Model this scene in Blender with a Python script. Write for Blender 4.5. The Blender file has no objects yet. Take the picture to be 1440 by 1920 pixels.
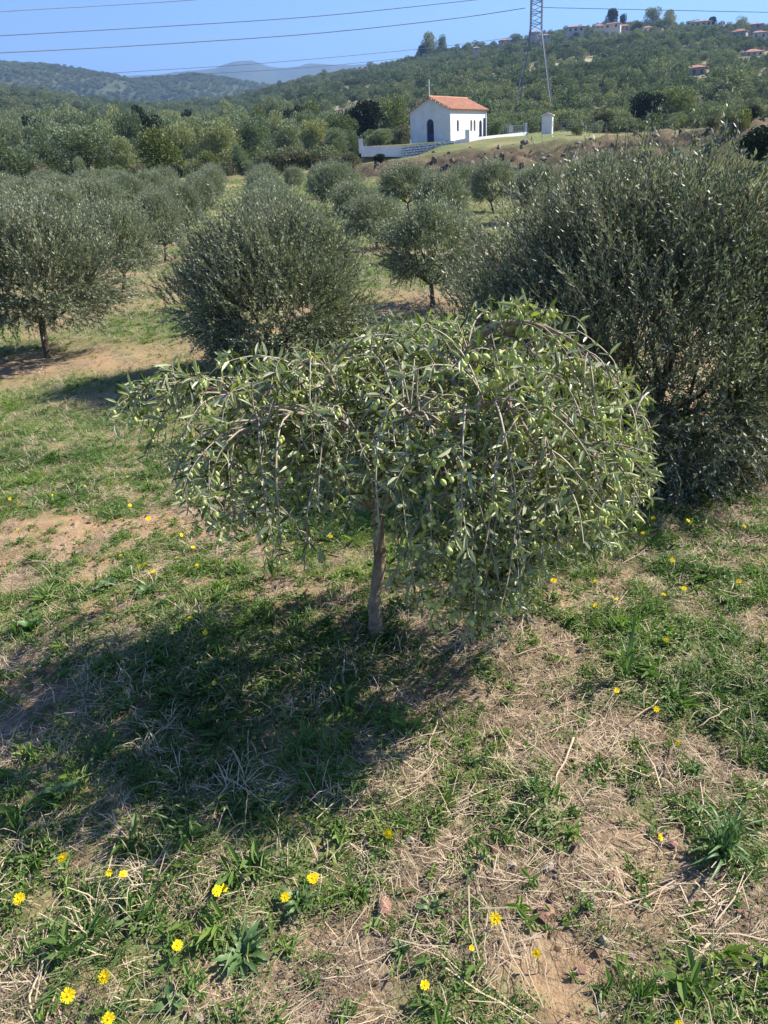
import bpy, math, random
import numpy as np
from mathutils import Vector, Matrix, Euler

SC = bpy.context.scene
COL = SC.collection
PI = math.pi
rng = np.random.default_rng(7)
random.seed(7)

# ------------------------------------------------------------------ camera
F_PX, IMW, IMH = 1442.0, 1440.0, 1920.0
PITCH = math.atan(675 / 1442); ROLL = 0.06
cam_d = bpy.data.cameras.new('camera'); cam = bpy.data.objects.new('camera', cam_d); COL.objects.link(cam)
cam_d.sensor_fit = 'VERTICAL'; cam_d.sensor_height = 24.0; cam_d.lens = 24.0 * F_PX / IMH
cam_d.clip_start = 0.05; cam_d.clip_end = 30000
CAMZ = 1.6
CAMR = Matrix.Rotation(PI / 2 - PITCH, 3, 'X') @ Matrix.Rotation(-ROLL, 3, 'Z')
cam.matrix_world = Matrix.Translation((0, 0, CAMZ)) @ CAMR.to_4x4()
SC.camera = cam
# ------------------------------------------------------------------ sky and sun
SUN_AZ, SUN_EL = 72.0, 41.0
w = bpy.data.worlds.new('World'); SC.world = w; w.use_nodes = True
nt = w.node_tree; nt.nodes.clear()
sky = nt.nodes.new('ShaderNodeTexSky'); sky.sky_type = 'NISHITA'; sky.sun_disc = False
sky.sun_elevation = math.radians(SUN_EL); sky.sun_rotation = math.radians(SUN_AZ)
sky.altitude = 600; sky.air_density = 0.85; sky.dust_density = 0.0; sky.ozone_density = 4.0
bg = nt.nodes.new('ShaderNodeBackground'); bg.inputs[1].default_value = 0.094
wo = nt.nodes.new('ShaderNodeOutputWorld')
wb = nt.nodes.new('ShaderNodeMix'); wb.data_type = 'RGBA'; wb.blend_type = 'MULTIPLY'; wb.inputs[0].default_value = 1; wb.inputs[7].default_value = (.78, .87, 1.05, 1)
nt.links.new(sky.outputs[0], wb.inputs[6]); nt.links.new(wb.outputs[2], bg.inputs[0]); nt.links.new(bg.outputs[0], wo.inputs[0])
sl = bpy.data.lights.new('sun', 'SUN'); sl.energy = 5.0; sl.angle = math.radians(0.5); sl.color = (1.0, 0.93, 0.82)
sun = bpy.data.objects.new('sun', sl); COL.objects.link(sun)
sa, se = math.radians(SUN_AZ), math.radians(SUN_EL)
SUNV = Vector((math.sin(sa) * math.cos(se), math.cos(sa) * math.cos(se), math.sin(se)))
sun.rotation_euler = SUNV.to_track_quat('Z', 'Y').to_euler()
vs = SC.view_settings; vs.view_transform = 'Standard'; vs.look = 'None'; vs.exposure = 1.36; vs.gamma = 1; vs.use_curve_mapping = False

# ------------------------------------------------------------------ helpers
def smooth(t):
    t = np.clip(t, 0, 1); return t * t * (3 - 2 * t)
def _h(ix, iy, s):
    n = (ix * 374761393 + iy * 668265263 + s * 1442695041) & 0xFFFFFFFF
    n = ((n ^ (n >> 13)) * 1274126177) & 0xFFFFFFFF
    return ((n ^ (n >> 16)) & 0xFFFFFF) / 16777215.0
def vnoise(x, y, s=0):
    x = np.asarray(x, float); y = np.asarray(y, float)
    ix = np.floor(x).astype(np.int64); iy = np.floor(y).astype(np.int64)
    fx = x - ix; fy = y - iy; fx = fx * fx * (3 - 2 * fx); fy = fy * fy * (3 - 2 * fy)
    a = _h(ix, iy, s); b = _h(ix + 1, iy, s); c = _h(ix, iy + 1, s); d = _h(ix + 1, iy + 1, s)
    return (a * (1 - fx) + b * fx) * (1 - fy) + (c * (1 - fx) + d * fx) * fy
def fbm(x, y, s=0, o=4):
    r = 0; a = 0.5; t = 0
    for i in range(o):
        r = r + a * vnoise(x * 2 ** i + 17.3 * i, y * 2 ** i - 9.1 * i, s + i); t += a; a *= 0.5
    return r / t
def norm(v):
    return v / np.maximum(np.linalg.norm(v, axis=-1, keepdims=True), 1e-9)
def px_ray(u, v):
    d = CAMR @ Vector(((u - 720) / F_PX, -(v - 960) / F_PX, -1.0)); return d.normalized()
def px_azel(u, v):
    d = px_ray(u, v); return math.degrees(math.atan2(d.x, d.y)), math.asin(d.z)
def at(u, v, D):
    d = px_ray(u, v); k = D / math.hypot(d.x, d.y); return Vector((d.x * k, d.y * k, CAMZ + d.z * k))

def mesh(name, V, F, mats=(), mi=None, smoothf=False, attrs=None):
    """V (n,3); F list of int arrays (m,k)"""
    me = bpy.data.meshes.new(name)
    V = np.asarray(V, np.float32)
    F = [np.asarray(f, np.int32) for f in F if len(f)]
    nl = sum(f.size for f in F); npoly = sum(len(f) for f in F)
    me.vertices.add(len(V)); me.vertices.foreach_set('co', V.ravel())
    me.loops.add(nl); me.polygons.add(npoly)
    me.loops.foreach_set('vertex_index', np.concatenate([f.ravel() for f in F]))
    tot = np.concatenate([np.full(len(f), f.shape[1], np.int32) for f in F])
    st = np.concatenate([[0], np.cumsum(tot)[:-1]]).astype(np.int32)
    me.polygons.foreach_set('loop_start', st)
    if mi is not None: me.polygons.foreach_set('material_index', np.asarray(mi, np.int32))
    me.polygons.foreach_set('use_smooth', np.full(npoly, bool(smoothf)))
    for m in mats: me.materials.append(m)
    if attrs:
        for k, a in attrs.items():
            at_ = me.attributes.new(k, 'FLOAT', 'POINT'); at_.data.foreach_set('value', np.asarray(a, np.float32))
    me.update(calc_edges=True)
    return me

class MB:
    """collects boxes, tubes and polygons with material slots"""
    def __init__(s): s.V = []; s.Q = []; s.n = 0; s.P = []
    def add(s, v, f, m=0):
        v = np.asarray(v, float).reshape(-1, 3); s.V.append(v)
        for q in f: s.P.append(([i + s.n for i in q], m))
        s.n += len(v)
    def box(s, c, size, rot=None, m=0, taper=1.0):
        sx, sy, sz = [a / 2 for a in size]
        v = [Vector((x * sx * (taper if z > 0 else 1), y * sy * (taper if z > 0 else 1), z * sz)) for z in (-1, 1) for x, y in ((-1, -1), (1, -1), (1, 1), (-1, 1))]
        if rot is not None: v = [rot @ a for a in v]
        v = [a + Vector(c) for a in v]
        s.add(v, [(3, 2, 1, 0), (4, 5, 6, 7), (0, 1, 5, 4), (1, 2, 6, 5), (2, 3, 7, 6), (3, 0, 4, 7)], m)
    def bar(s, a, b, t, t2=None, m=0):
        a, b = Vector(a), Vector(b); d = b - a; L = d.length
        R = d.to_track_quat('Z', 'Y').to_matrix()
        s.box((a + b) / 2, (t, t2 or t, L), R, m)
    def tube(s, pts, rad, k=6, m=0, cap=True):
        V, Fq = tube(np.array([tuple(p) for p in pts]), rad, k)
        f = [tuple(q) for q in Fq]
        if cap: f += [tuple(range(k))[::-1], tuple(range(len(V) - k, len(V)))]
        s.add(V, f, m)
    def build(s, name, mats, smoothf=False):
        V = np.concatenate(s.V); me = bpy.data.meshes.new(name)
        me.from_pydata([tuple(v) for v in V], [], [p for p, _ in s.P])
        for m in mats: me.materials.append(m)
        me.polygons.foreach_set('material_index', [m for _, m in s.P])
        me.polygons.foreach_set('use_smooth', [bool(smoothf)] * len(s.P)); me.update()
        return me

def tube(P, rad, k=5):
    P = np.asarray(P, float); n = len(P); rad = np.broadcast_to(rad, (n,))
    T = norm(np.gradient(P, axis=0)); up = np.array([0.13, 0.21, 0.97])
    A = norm(np.cross(T, up) + 1e-6); B = np.cross(T, A)
    th = np.arange(k) * 2 * PI / k
    V = P[:, None] + rad[:, None, None] * (A[:, None] * np.cos(th)[None, :, None] + B[:, None] * np.sin(th)[None, :, None])
    i = np.arange(n - 1)[:, None] * k; j = np.arange(k)[None]; j2 = (j + 1) % k
    Fq = np.stack([i + j, i + j2, i + k + j2, i + k + j], -1).reshape(-1, 4)
    return V.reshape(-1, 3), Fq
def merge(parts):
    V = []; F = []; n = 0
    for v, f in parts: V.append(v); F.append(f + n); n += len(v)
    return np.concatenate(V), np.concatenate(F)
def strips(P, rad):
    """many 3-sided twigs at once: P (N,S,3), rad (N,S)"""
    N, S, _ = P.shape; T = norm(np.gradient(P, axis=1)); A = norm(np.cross(T, np.array([.3, .5, .8]))); B = np.cross(T, A)
    th = np.arange(3) * 2 * PI / 3
    V = P[:, :, None] + rad[:, :, None, None] * (A[:, :, None] * np.cos(th)[:, None] + B[:, :, None] * np.sin(th)[:, None])
    n = np.arange(N)[:, None, None] * S * 3; i = np.arange(S - 1)[None, :, None] * 3; j = np.arange(3)[None, None]; j2 = (j + 1) % 3
    F = np.stack([n + i + j, n + i + j2, n + i + 3 + j2, n + i + 3 + j], -1).reshape(-1, 4)
    return V.reshape(-1, 3), F
def leaf6(P, Dn, Nn, L, W, droop=0.12):
    """folded six-point leaves: 2 quads each"""
    Dn = norm(Dn); S = norm(np.cross(Dn, Nn)); U = np.cross(S, Dn); L = np.asarray(L)[:, None]; W = np.asarray(W)[:, None]
    a = P; b = P + Dn * L * .33 + S * W * .5 + U * W * .22; c = P + Dn * L * .72 + S * W * .42 + U * (W * .16 - L * droop * .5)
    t = P + Dn * L - U * L * droop; d = P + Dn * L * .72 - S * W * .42 + U * (W * .16 - L * droop * .5); e = P + Dn * L * .33 - S * W * .5 + U * W * .22
    V = np.stack([a, b, c, t, d, e], 1).reshape(-1, 3); i = np.arange(len(P))[:, None] * 6
    return V, np.concatenate([i + np.array([0, 3, 2, 1]), i + np.array([0, 5, 4, 3])]).astype(np.int32)
def leaf4(P, Dn, Nn, L, W):
    Dn = norm(Dn); S = norm(np.cross(Dn, Nn)); L = np.asarray(L)[:, None]; W = np.asarray(W)[:, None]
    U = np.cross(S, Dn)
    V = np.stack([P, P + Dn * L * .45 + S * W * .5 + U * W * .15, P + Dn * L, P + Dn * L * .45 - S * W * .5 - U * W * .15], 1).reshape(-1, 3)
    return V, (np.arange(len(P))[:, None] * 4 + np.array([0, 1, 2, 3])).astype(np.int32)

def link(name, data, parent=None, loc=(0, 0, 0), rz=0, sc=1, **props):
    o = bpy.data.objects.new(name, data); COL.objects.link(o); o.parent = parent; o.location = loc
    if rz: o.rotation_euler = (0, 0, rz)
    if sc != 1: o.scale = (sc, sc, sc) if not hasattr(sc, '__len__') else sc
    for k, v in props.items(): o[k] = v
    return o
def dup(root, loc, rz, sc, **props):
    r = root.copy(); COL.objects.link(r); r.location = loc; r.rotation_euler = (0, 0, rz); r.scale = sc if hasattr(sc, '__len__') else (sc,) * 3
    for k, v in props.items(): r[k] = v
    for ch in [c for c in root.children]:
        c = ch.copy(); COL.objects.link(c); c.parent = r
        for g in ch.children:
            d = g.copy(); COL.objects.link(d); d.parent = c
    return r

# ------------------------------------------------------------------ materials
def newmat(name):
    m = bpy.data.materials.new(name); m.use_nodes = True; t = m.node_tree; t.nodes.clear()
    return m, t, t.nodes, t.links
def N(t, typ, **kw):
    n = t.nodes.new(typ)
    for k, v in kw.items():
        if isinstance(k, str) and hasattr(n, k): setattr(n, k, v)
    return n
def ramp(t, fac, stops):
    r = t.nodes.new('ShaderNodeValToRGB'); e = r.color_ramp.elements
    while len(e) < len(stops): e.new(0.5)
    for i, (p, c) in enumerate(stops): e[i].position = p; e[i].color = (*c, 1) if len(c) == 3 else c
    t.links.new(fac, r.inputs[0]); return r.outputs[0]
def mixc(t, fac, a, b, mode='MIX'):
    m = t.nodes.new('ShaderNodeMix'); m.data_type = 'RGBA'; m.blend_type = mode
    for s, v in ((m.inputs[0], fac), (m.inputs[6], a), (m.inputs[7], b)):
        if hasattr(v, 'is_output'): t.links.new(v, s)
        elif isinstance(v, (tuple, list)): s.default_value = (*v, 1)
        else: s.default_value = v
    return m.outputs[2]
def noise(t, scale, detail=4, coord='Object', rough=.6, vec=None):
    n = t.nodes.new('ShaderNodeTexNoise'); n.inputs['Scale'].default_value = scale; n.inputs['Detail'].default_value = detail; n.inputs['Roughness'].default_value = rough
    if vec is None:
        tc = t.nodes.new('ShaderNodeTexCoord'); vec = tc.outputs[coord]
    t.links.new(vec, n.inputs['Vector']); return n.outputs['Fac']
def attr(t, name, typ='GEOMETRY'):
    a = t.nodes.new('ShaderNodeAttribute'); a.attribute_name = name; a.attribute_type = typ; return a.outputs['Fac']
def math_(t, op, a, b=None, clamp=False):
    m = t.nodes.new('ShaderNodeMath'); m.operation = op; m.use_clamp = clamp
    for s, v in ((m.inputs[0], a), (m.inputs[1], b)):
        if v is None: continue
        if hasattr(v, 'is_output'): t.links.new(v, s)
        else: s.default_value = v
    return m.outputs[0]
def simple(name, col, rough=.8, var=.25, scale=8, bump=0, metallic=0, col2=None, bscale=None):
    m, t, n, l = newmat(name); b = n.new('ShaderNodeBsdfPrincipled'); o = n.new('ShaderNodeOutputMaterial'); l.new(b.outputs[0], o.inputs[0])
    f = noise(t, scale, 5)
    c2 = col2 or tuple(c * (1 - var) for c in col)
    l.new(ramp(t, f, [(.3, c2), (.68, col)]), b.inputs['Base Color'])
    b.inputs['Roughness'].default_value = rough; b.inputs['Metallic'].default_value = metallic; b.inputs['Specular IOR Level'].default_value = .3
    if bump:
        bp = n.new('ShaderNodeBump'); bp.inputs['Strength'].default_value = bump; bp.inputs['Distance'].default_value = .02
        l.new(noise(t, bscale or scale * 3, 5), bp.inputs['Height']); l.new(bp.outputs[0], b.inputs['Normal'])
    return m
def leafmat(name, front, back, rough=.45, trans=.18, var=.35, tint='none', hi=None, spec=.4):
    """front / paler underside; per leaf variation through a random per island; per instance variation through obj random or 'tint'"""
    m, t, n, l = newmat(name); b = n.new('ShaderNodeBsdfPrincipled'); o = n.new('ShaderNodeOutputMaterial')
    g = n.new('ShaderNodeNewGeometry')
    ri = g.outputs['Random Per Island']
    fr = ramp(t, ri, [(0, tuple(c * (1 - var) for c in front)), (.6, front), (1, hi or tuple(min(1, c * (1 + var)) for c in front))])
    c = mixc(t, g.outputs['Backfacing'], fr, back)
    if tint == 'inst':
        tv = attr(t, 'tint', 'INSTANCER')
    elif tint == 'obj':
        oi = n.new('ShaderNodeObjectInfo'); tv = oi.outputs['Random']
    if tint != 'none':
        k = ramp(t, tv, [(0, (.50, .58, .52)), (.3, (.82, .90, .84)), (.6, (1.05, 1.05, .97)), (.85, (1.25, 1.2, .95)), (1, (1.45, 1.3, .92))])
        c = mixc(t, 1.0, c, k, 'MULTIPLY')
    l.new(c, b.inputs['Base Color']); b.inputs['Roughness'].default_value = rough; b.inputs['Specular IOR Level'].default_value = spec
    tr = n.new('ShaderNodeBsdfTranslucent'); l.new(mixc(t, 1.0, c, (1.6, 1.9, .8), 'MULTIPLY'), tr.inputs[0])
    mx = n.new('ShaderNodeMixShader'); mx.inputs[0].default_value = trans
    l.new(b.outputs[0], mx.inputs[1]); l.new(tr.outputs[0], mx.inputs[2]); l.new(mx.outputs[0], o.inputs[0])
    return m

M = {}
M['bark'] = simple('bark', (.13, .10, .072), .9, .5, 30, .6, col2=(.05, .04, .03))
M['bark_pale'] = simple('bark_pale', (.38, .30, .21), .85, .5, 22, .8, col2=(.15, .11, .07))
M['twig'] = simple('twig', (.40, .35, .26), .6, .4, 25, 0, col2=(.22, .18, .13))
M['twig_dark'] = simple('twig_dark', (.13, .11, .08), .8, .4, 25)
M['leaf_near'] = leafmat('olive_leaf_near', (.080, .110, .028), (.30, .32, .18), .40, .2, .65, hi=(.36, .40, .09), spec=.4)
M['leaf_mid'] = leafmat('olive_leaf_mid', (.130, .155, .080), (.32, .34, .25), .46, .10, .5, tint='none', hi=(.37, .40, .23), spec=.35)
M['leaf_row'] = leafmat('olive_leaf_row', (.145, .168, .095), (.31, .33, .24), .48, .09, .5, tint='none', hi=(.36, .38, .24), spec=.3)
M['leaf_wood'] = leafmat('leaf_wood_olive', (.165, .185, .125), (.24, .26, .19), .6, .18, .3, tint='obj', hi=(.25, .27, .18), spec=.2)
M['leaf_oak'] = leafmat('leaf_wood_green', (.120, .142, .065), (.15, .17, .085), .6, .2, .35, tint='obj', hi=(.21, .225, .10), spec=.2)
M['leaf_yellow'] = leafmat('leaf_wood_yellowing', (.105, .128, .040), (.13, .14, .06), .6, .2, .35, tint='none', hi=(.19, .20, .06), spec=.2)
M['leaf_dark'] = leafmat('leaf_evergreen_dark', (.022, .036, .016), (.03, .045, .02), .6, .05, .4, tint='none', spec=.2)
M['leaf_hill'] = leafmat('leaf_hill', (.150, .170, .108), (.18, .195, .13), .7, .16, .3, tint='inst', hi=(.25, .265, .17), spec=.1)
M['leaf_hill_obj'] = leafmat('leaf_hill_tree', (.150, .170, .108), (.18, .195, .13), .7, .16, .3, tint='obj', hi=(.25, .265, .17), spec=.1)
M['shrub'] = leafmat('leaf_shrub_brownish', (.135, .132, .080), (.15, .145, .095), .8, .12, .4, tint='none', hi=(.21, .195, .125), spec=.1)
M['olive'] = simple('olive_fruit', (.50, .54, .17), .35, .3, 18, col2=(.33, .42, .11))
M['grass'] = leafmat('grass_blade', (.092, .158, .030), (.12, .185, .05), .5, .30, .45, tint='inst', hi=(.20, .30, .07), spec=.3)
M['straw'] = leafmat('straw', (.50, .39, .26), (.48, .38, .26), .7, .05, .5, tint='none', hi=(.80, .68, .50), spec=.2)
M['straw_dark'] = leafmat('straw_weathered', (.17, .125, .085), (.17, .125, .085), .8, .0, .5, tint='none', hi=(.34, .27, .19), spec=.1)
M['weed'] = leafmat('weed_leaf', (.060, .135, .028), (.10, .17, .06), .45, .25, .3, tint='none', hi=(.10, .20, .04), spec=.35)
M['petal'] = leafmat('yellow_petal', (.90, .66, .015), (.80, .58, .02), .6, .2, .12, tint='none', hi=(.95, .76, .02), spec=.1)
M['petal_core'] = simple('flower_core', (.85, .48, .01), .7, .2, 60)
M['stem'] = simple('flower_stem', (.12, .17, .05), .6, .3, 40)
M['clod'] = simple('soil_clod', (.44, .29, .17), .95, .4, 14, .8, col2=(.24, .15, .09))
M['stone_red'] = simple('stone_reddish', (.42, .235, .165), .85, .3, 25, .5, col2=(.30, .16, .11))
M['stone_pale'] = simple('stone_pale', (.50, .42, .33), .85, .3, 25, .5, col2=(.36, .28, .21))
M['whitewash'] = simple('whitewashed_plaster', (.72, .71, .69), .9, .1, 1.4, .25, col2=(.58, .565, .55), bscale=9)
M['roof_tile'] = simple('terracotta_tile', (.50, .235, .14), .85, .35, 3.0, .2, col2=(.30, .15, .10))
M['tile_mortar'] = simple('pale_mortar', (.62, .55, .46), .9, .2, 6)
M['blue_paint'] = simple('blue_paint', (.022, .045, .15), .5, .3, 6)
M['glass_dark'] = simple('dark_window_glass', (.02, .03, .045), .12, .3, 3)
M['iron'] = simple('white_painted_iron', (.62, .62, .62), .5, .15, 8)
M['galv'] = simple('galvanised_steel', (.22, .23, .245), .5, .25, 4, metallic=.3)
M['wire'] = simple('aluminium_wire', (.12, .125, .14), .5, .1, 1, metallic=.2)
M['joint'] = simple('dark_wall_joint', (.16, .15, .14), .95, .3, 5)
M['rock'] = simple('rock', (.24, .195, .145), .9, .5, 5, .8, col2=(.10, .078, .055))
M['housewall'] = simple('house_wall', (.50, .46, .41), .9, .12, .5)
M['stonewall'] = simple('house_stone_wall', (.36, .32, .27), .9, .35, 1.2)
M['houseroof'] = simple('house_roof', (.40, .19, .13), .9, .3, .8)

# ------------------------------------------------------------------ terrain
L1px = [(-700, 95), (-400, 130), (0, 158), (100, 170), (200, 186), (300, 192), (400, 186), (480, 168), (560, 147), (640, 129), (700, 120), (780, 104), (830, 90), (940, 79), (1040, 58), (1150, 42), (1250, 40), (1340, 45), (1440, 44), (1800, 60), (2200, 90)]
L2px = [(-900, 110), (-400, 108), (0, 121), (60, 124), (120, 129), (200, 141), (245, 150), (300, 146), (360, 141), (420, 147), (460, 154), (510, 160), (620, 150), (900, 150), (1500, 140)]
L3px = [(-900, 150), (0, 160), (300, 147), (350, 141), (405, 136), (425, 128), (442, 122), (476, 121), (492, 127), (515, 134), (545, 133), (590, 126), (640, 129), (760, 124), (900, 130), (1500, 130)]
def prof(pp):
    a = sorted(px_azel(*p) for p in pp); return np.array([x for x, _ in a]), np.array([math.tan(e) for _, e in a])
P1, P2, P3 = prof(L1px), prof(L2px), prof(L3px)
def ridge1(az): return np.interp(az, [-40, -25, -8, 3, 10, 25, 45], [600, 560, 700, 640, 560, 520, 500])
AZK = np.array([-180, -60, -22, -10, 0, 6, 10, 15, 21, 25, 32, 60, 180])
EDGE = np.array([55, 55, 57, 60, 56, 50, 46, 44, 42, 40, 40, 45, 55])
YW = [at(677, 274, 71), at(752, 274, 70.5), at(850, 264, 70), at(876, 259, 70.5), at(988, 247.5, 78)]
YA = np.array([math.degrees(math.atan2(p.x, p.y)) for p in YW]); YD = np.array([math.hypot(p.x, p.y) for p in YW])
def tz_base(x, y):
    x = np.asarray(x, float); y = np.asarray(y, float)
    D = np.hypot(x, y); az = np.degrees(np.arctan2(x, y)); front = smooth((95 - np.abs(az)) / 40)
    edge = np.interp(az, AZK, EDGE)
    zl = np.interp(D, [0, 2.6, 4, 7, 10, 25, 45, 58, 75, 140], [0, 0, -.12, -.4, -.45, -.3, .1, .37, .55, 1.5])
    # shelf with the chapel: right of azimuth -1
    sh = smooth((az + 3.2) / 2.6)
    top = np.interp(az, [-3, 0, 3, 6, 9, 14, 19, 24, 30], [.5, .8, 1.05, 1.45, 1.55, 1.55, 1.6, 1.7, 1.7])
    zr = -.35 + .012 * (D - 25)
    rise = smooth((D - edge) / np.interp(az, [0, 6, 14, 25], [13, 13, 10, 9]))
    zr2 = np.where(D > 25, zr + (top - zr) * rise, zl)
    zr2 = zr2 + np.interp(D, [75, 100, 140], [0, .5, 2.3]) + .6 * smooth((D - 63) / 11) * smooth((az - 3.5) / 2) * (1 - smooth((az - 13) / 4))
    z = zl * (1 - sh) + np.where(D > 25, zr2, zl) * sh
    wd = np.interp(az, YA, YD); yard = smooth((D - wd) / .5) * smooth((az - YA[0]) / .15) * smooth((YA[-1] + .4 - az) / .4) * (1 - smooth((D - 92) / 10))
    z = z + (np.maximum(z, 2.07) - z) * yard
    # slope of tipped earth on the right
    hx, hy = 17.2, 37.5
    m = np.exp(-(((x - hx) / 3.6) ** 2 + ((y - hy) / 4.2) ** 2)); z = z + 1.9 * m
    # hills
    rd = ridge1(az); t = np.clip((D - 140) / (rd - 140), 0, 1)
    z1 = CAMZ + rd * np.interp(az, *P1) - 3.2
    zf = np.interp(az, [-30, -5, 0, 12, 25], [1.5, 1.5, 3.0, 3.8, 3.8])
    zh = zf + (z1 - zf) * t ** 1.08
    z2 = CAMZ + 1600 * np.interp(az, *P2) - 3; z3 = CAMZ + 5200 * np.interp(az, *P3)
    tb = smooth((D - rd) / 300); zb = z1 + (np.minimum(z1 * .45, z2 * .45) - z1) * tb
    t2 = np.clip((D - rd - 300) / (1600 - rd - 300), 0, 1); low = np.minimum(z1 * .45, z2 * .45)
    zz = low + (z2 - low) * smooth(t2)
    t3 = np.clip((D - 1600) / 3600, 0, 1); z3m = z2 * .75
    zzz = np.where(D < 2200, z2 + (z3m - z2) * smooth((D - 1600) / 600), z3m + (z3 - z3m) * smooth((D - 2200) / 3000))
    zend = z3 * (1 - smooth((D - 5200) / 3500))
    big = np.where(D < rd, zh, np.where(D < rd + 300, zb, np.where(D < 1600, zz, np.where(D < 5200, zzz, zend))))
    r = (D - 140)
    zfar = np.where(r > 0, big, z)
    und = (fbm(x / 45, y / 45, 5) - .5) * np.interp(D, [120, 220, 900, 2500, 6000], [0, 5, 9, 40, 60]) * np.clip(1.0 - smooth((t - .8) / .2) * (D < rd + 20) * .8, 0, 1) * (1 - .9 * np.exp(-((D - 1600) / 260) ** 2)) * (1 - .93 * np.exp(-((D - 5200) / 1500) ** 2))
    und2 = (fbm(x / 160, y / 160, 15) - .5) * np.interp(D, [500, 900, 2500, 6000], [0, 25, 60, 60]) * (1 - .93 * np.exp(-((D - 1600) / 300) ** 2)) * (1 - .95 * np.exp(-((D - 5200) / 1700) ** 2)) * (D > rd)
    out = zfar + und + und2
    return z * (1 - front) * 0 + np.where(front > 0, out * front + (1 - front) * np.interp(D, [0, 200, 9000], [0, 2, 10]), np.interp(D, [0, 200, 9000], [0, 2, 10]))
def bankmask(x, y):
    D = np.hypot(x, y); az = np.degrees(np.arctan2(x, y)); e = np.interp(az, AZK, EDGE)
    return np.exp(-((D - e - 5.0) / 5.0) ** 2) * smooth((az + 2.2) / 1.5) * (az < 60) + .7 * np.exp(-((D - e - 1.0) / 1.2) ** 2) * (az < -1) * (az > -60)
# cover map: (px, py, radius, green weight, soil weight, straw weight)
BLOBS = [(110, 715, .7, .7, -.4, 0), (330, 690, .6, .5, -.3, 0), (260, 640, .7, .35, -.3, 0), (60, 1050, .50, -1, 1.2, 0), (150, 1010, .25, -.8, .8, 0), (600, 1100, .28, -1, 1.0, .2), (500, 1110, .2, -.4, .7, 0), (540, 1125, .15, -.6, .8, 0), (300, 965, .25, -.6, .7, 0), (200, 640, .6, -.05, 0, .3),
         (640, 1545, .13, -1, 1.1, .1), (770, 1560, .16, -.6, .5, .5), (540, 1390, .10, -.9, .8, .2), (1150, 1600, .17, -1.1, 1.0, .2), (1010, 1650, .15, -.9, .6, .5), (1200, 1760, .16, -.8, .7, .4), (850, 1780, .14, -.9, .4, .7), (700, 1880, .12, -.6, .7, .3),
         (950, 1260, .30, -1.1, .4, 1.1), (820, 1330, .20, -.9, .3, 1.0), (1060, 1420, .22, -.7, .4, .8), (1000, 1340, .25, -.7, .3, .9), (720, 1400, .18, -.5, .3, .7), (1330, 1480, .2, -.6, .3, .8), (930, 1600, .15, -.9, .2, 1.1), (1390, 1690, .12, -1, 0, 1.2), (880, 1160, .22, -.6, .1, .8), (1300, 960, .5, -.5, .2, .7), (1250, 930, .4, -.4, .1, .6), (1150, 1130, .25, -.2, .1, .5),
         (220, 1600, .13, -.7, 0, 1.2), (300, 1540, .15, -.8, 0, 1.2), (130, 1330, .22, -.6, 0, 1.0), (230, 1290, .18, -.5, 0, .9), (60, 1470, .15, -.4, 0, .8), (560, 1850, .12, -.8, 0, 1.1), (60, 1860, .1, -.5, 0, .8), (150, 1210, .2, -.6, .3, .7), (60, 1800, .1, -.3, 0, .5), (380, 1650, .1, -.4, 0, .6),
         (300, 1220, .30, 1, 0, 0), (400, 1400, .30, .9, 0, 0), (500, 1500, .22, .9, 0, 0), (550, 1250, .3, .6, 0, 0), (1200, 1050, .5, .7, 0, 0), (1260, 1250, .30, 1.2, 0, -.3), (1380, 1320, .2, 1.0, 0, -.3), (1000, 1510, .14, 1, 0, 0), (980, 1540, .12, .8, 0, 0), (1360, 1600, .1, .8, 0, 0), (880, 1440, .1, .7, 0, 0), (100, 860, .8, .35, -.1, 0), (150, 760, 1.0, .2, 0, .2), (250, 1700, .2, .8, 0, 0), (420, 1750, .15, .7, 0, 0), (740, 1690, .12, .5, 0, 0), (650, 1650, .14, .6, 0, 0), (1350, 1850, .12, .7, 0, 0), (740, 1850, .1, .4, 0, 0), (450, 1130, .25, .4, 0, 0), (250, 1050, .2, .5, 0, 0), (60, 1180, .2, .5, 0, 0), (1150, 620, .8, .5, 0, 0), (830, 610, .8, .8, 0, -.2)]
_bl = []
def cover(x, y):
    """returns green, soil, straw fractions of the field's ground cover"""
    x = np.asarray(x, float); y = np.asarray(y, float); D = np.hypot(x, y)
    near = 1 - smooth((D - 4) / 5)
    g = .56 + (fbm(x * 1.1, y * 1.1, 21, 3) - .5) * 1.3 * (.5 + .5 * (1 - near)) + (fbm(x * 6, y * 6, 22, 3) - .5) * 1.9 * near + (fbm(x * .35, y * .35, 20, 3) - .5) * 1.4 * (1 - near)
    s = .30 + (fbm(x * 3, y * 3, 31, 3) - .5) * 1.2
    st = .34 + (fbm(x * 4.3, y * 4.3, 41, 3) - .5) * 1.3
    for (bx, by, r, wg, ws, wt) in _bl:
        wgt = np.exp(-((x - bx) ** 2 + (y - by) ** 2) / (r * r))
        g = g + (wg * .42 if wg < 0 else wg * .6) * wgt; s = s + ws * wgt; st = st + wt * wgt
    g = g + .34 * smooth((D - 11) / 8)
    return np.clip(g, 0, 1), np.clip(s, 0, 1), np.clip(st, 0, 1)
def tz(x, y, fine=True):
    z = tz_base(x, y); D = np.hypot(x, y)
    b = bankmask(x, y)
    z = z + b * ((fbm(x * .55, y * .9, 51, 5) - .5) * 1.5 + (fbm(x * 3, y * 3, 52, 4) - .5) * .8)
    z = z + (fbm(x * .8, y * .8, 61, 3) - .5) * .10 * np.clip(1 - D / 300, 0, 1)
    if fine:
        n = np.clip(1 - D / 14, 0, 1)
        z = z + n * ((fbm(x * 5, y * 5, 62, 3) - .5) * .045 + (fbm(x * 22, y * 22, 63, 3) - .5) * .022)
    return z
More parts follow.
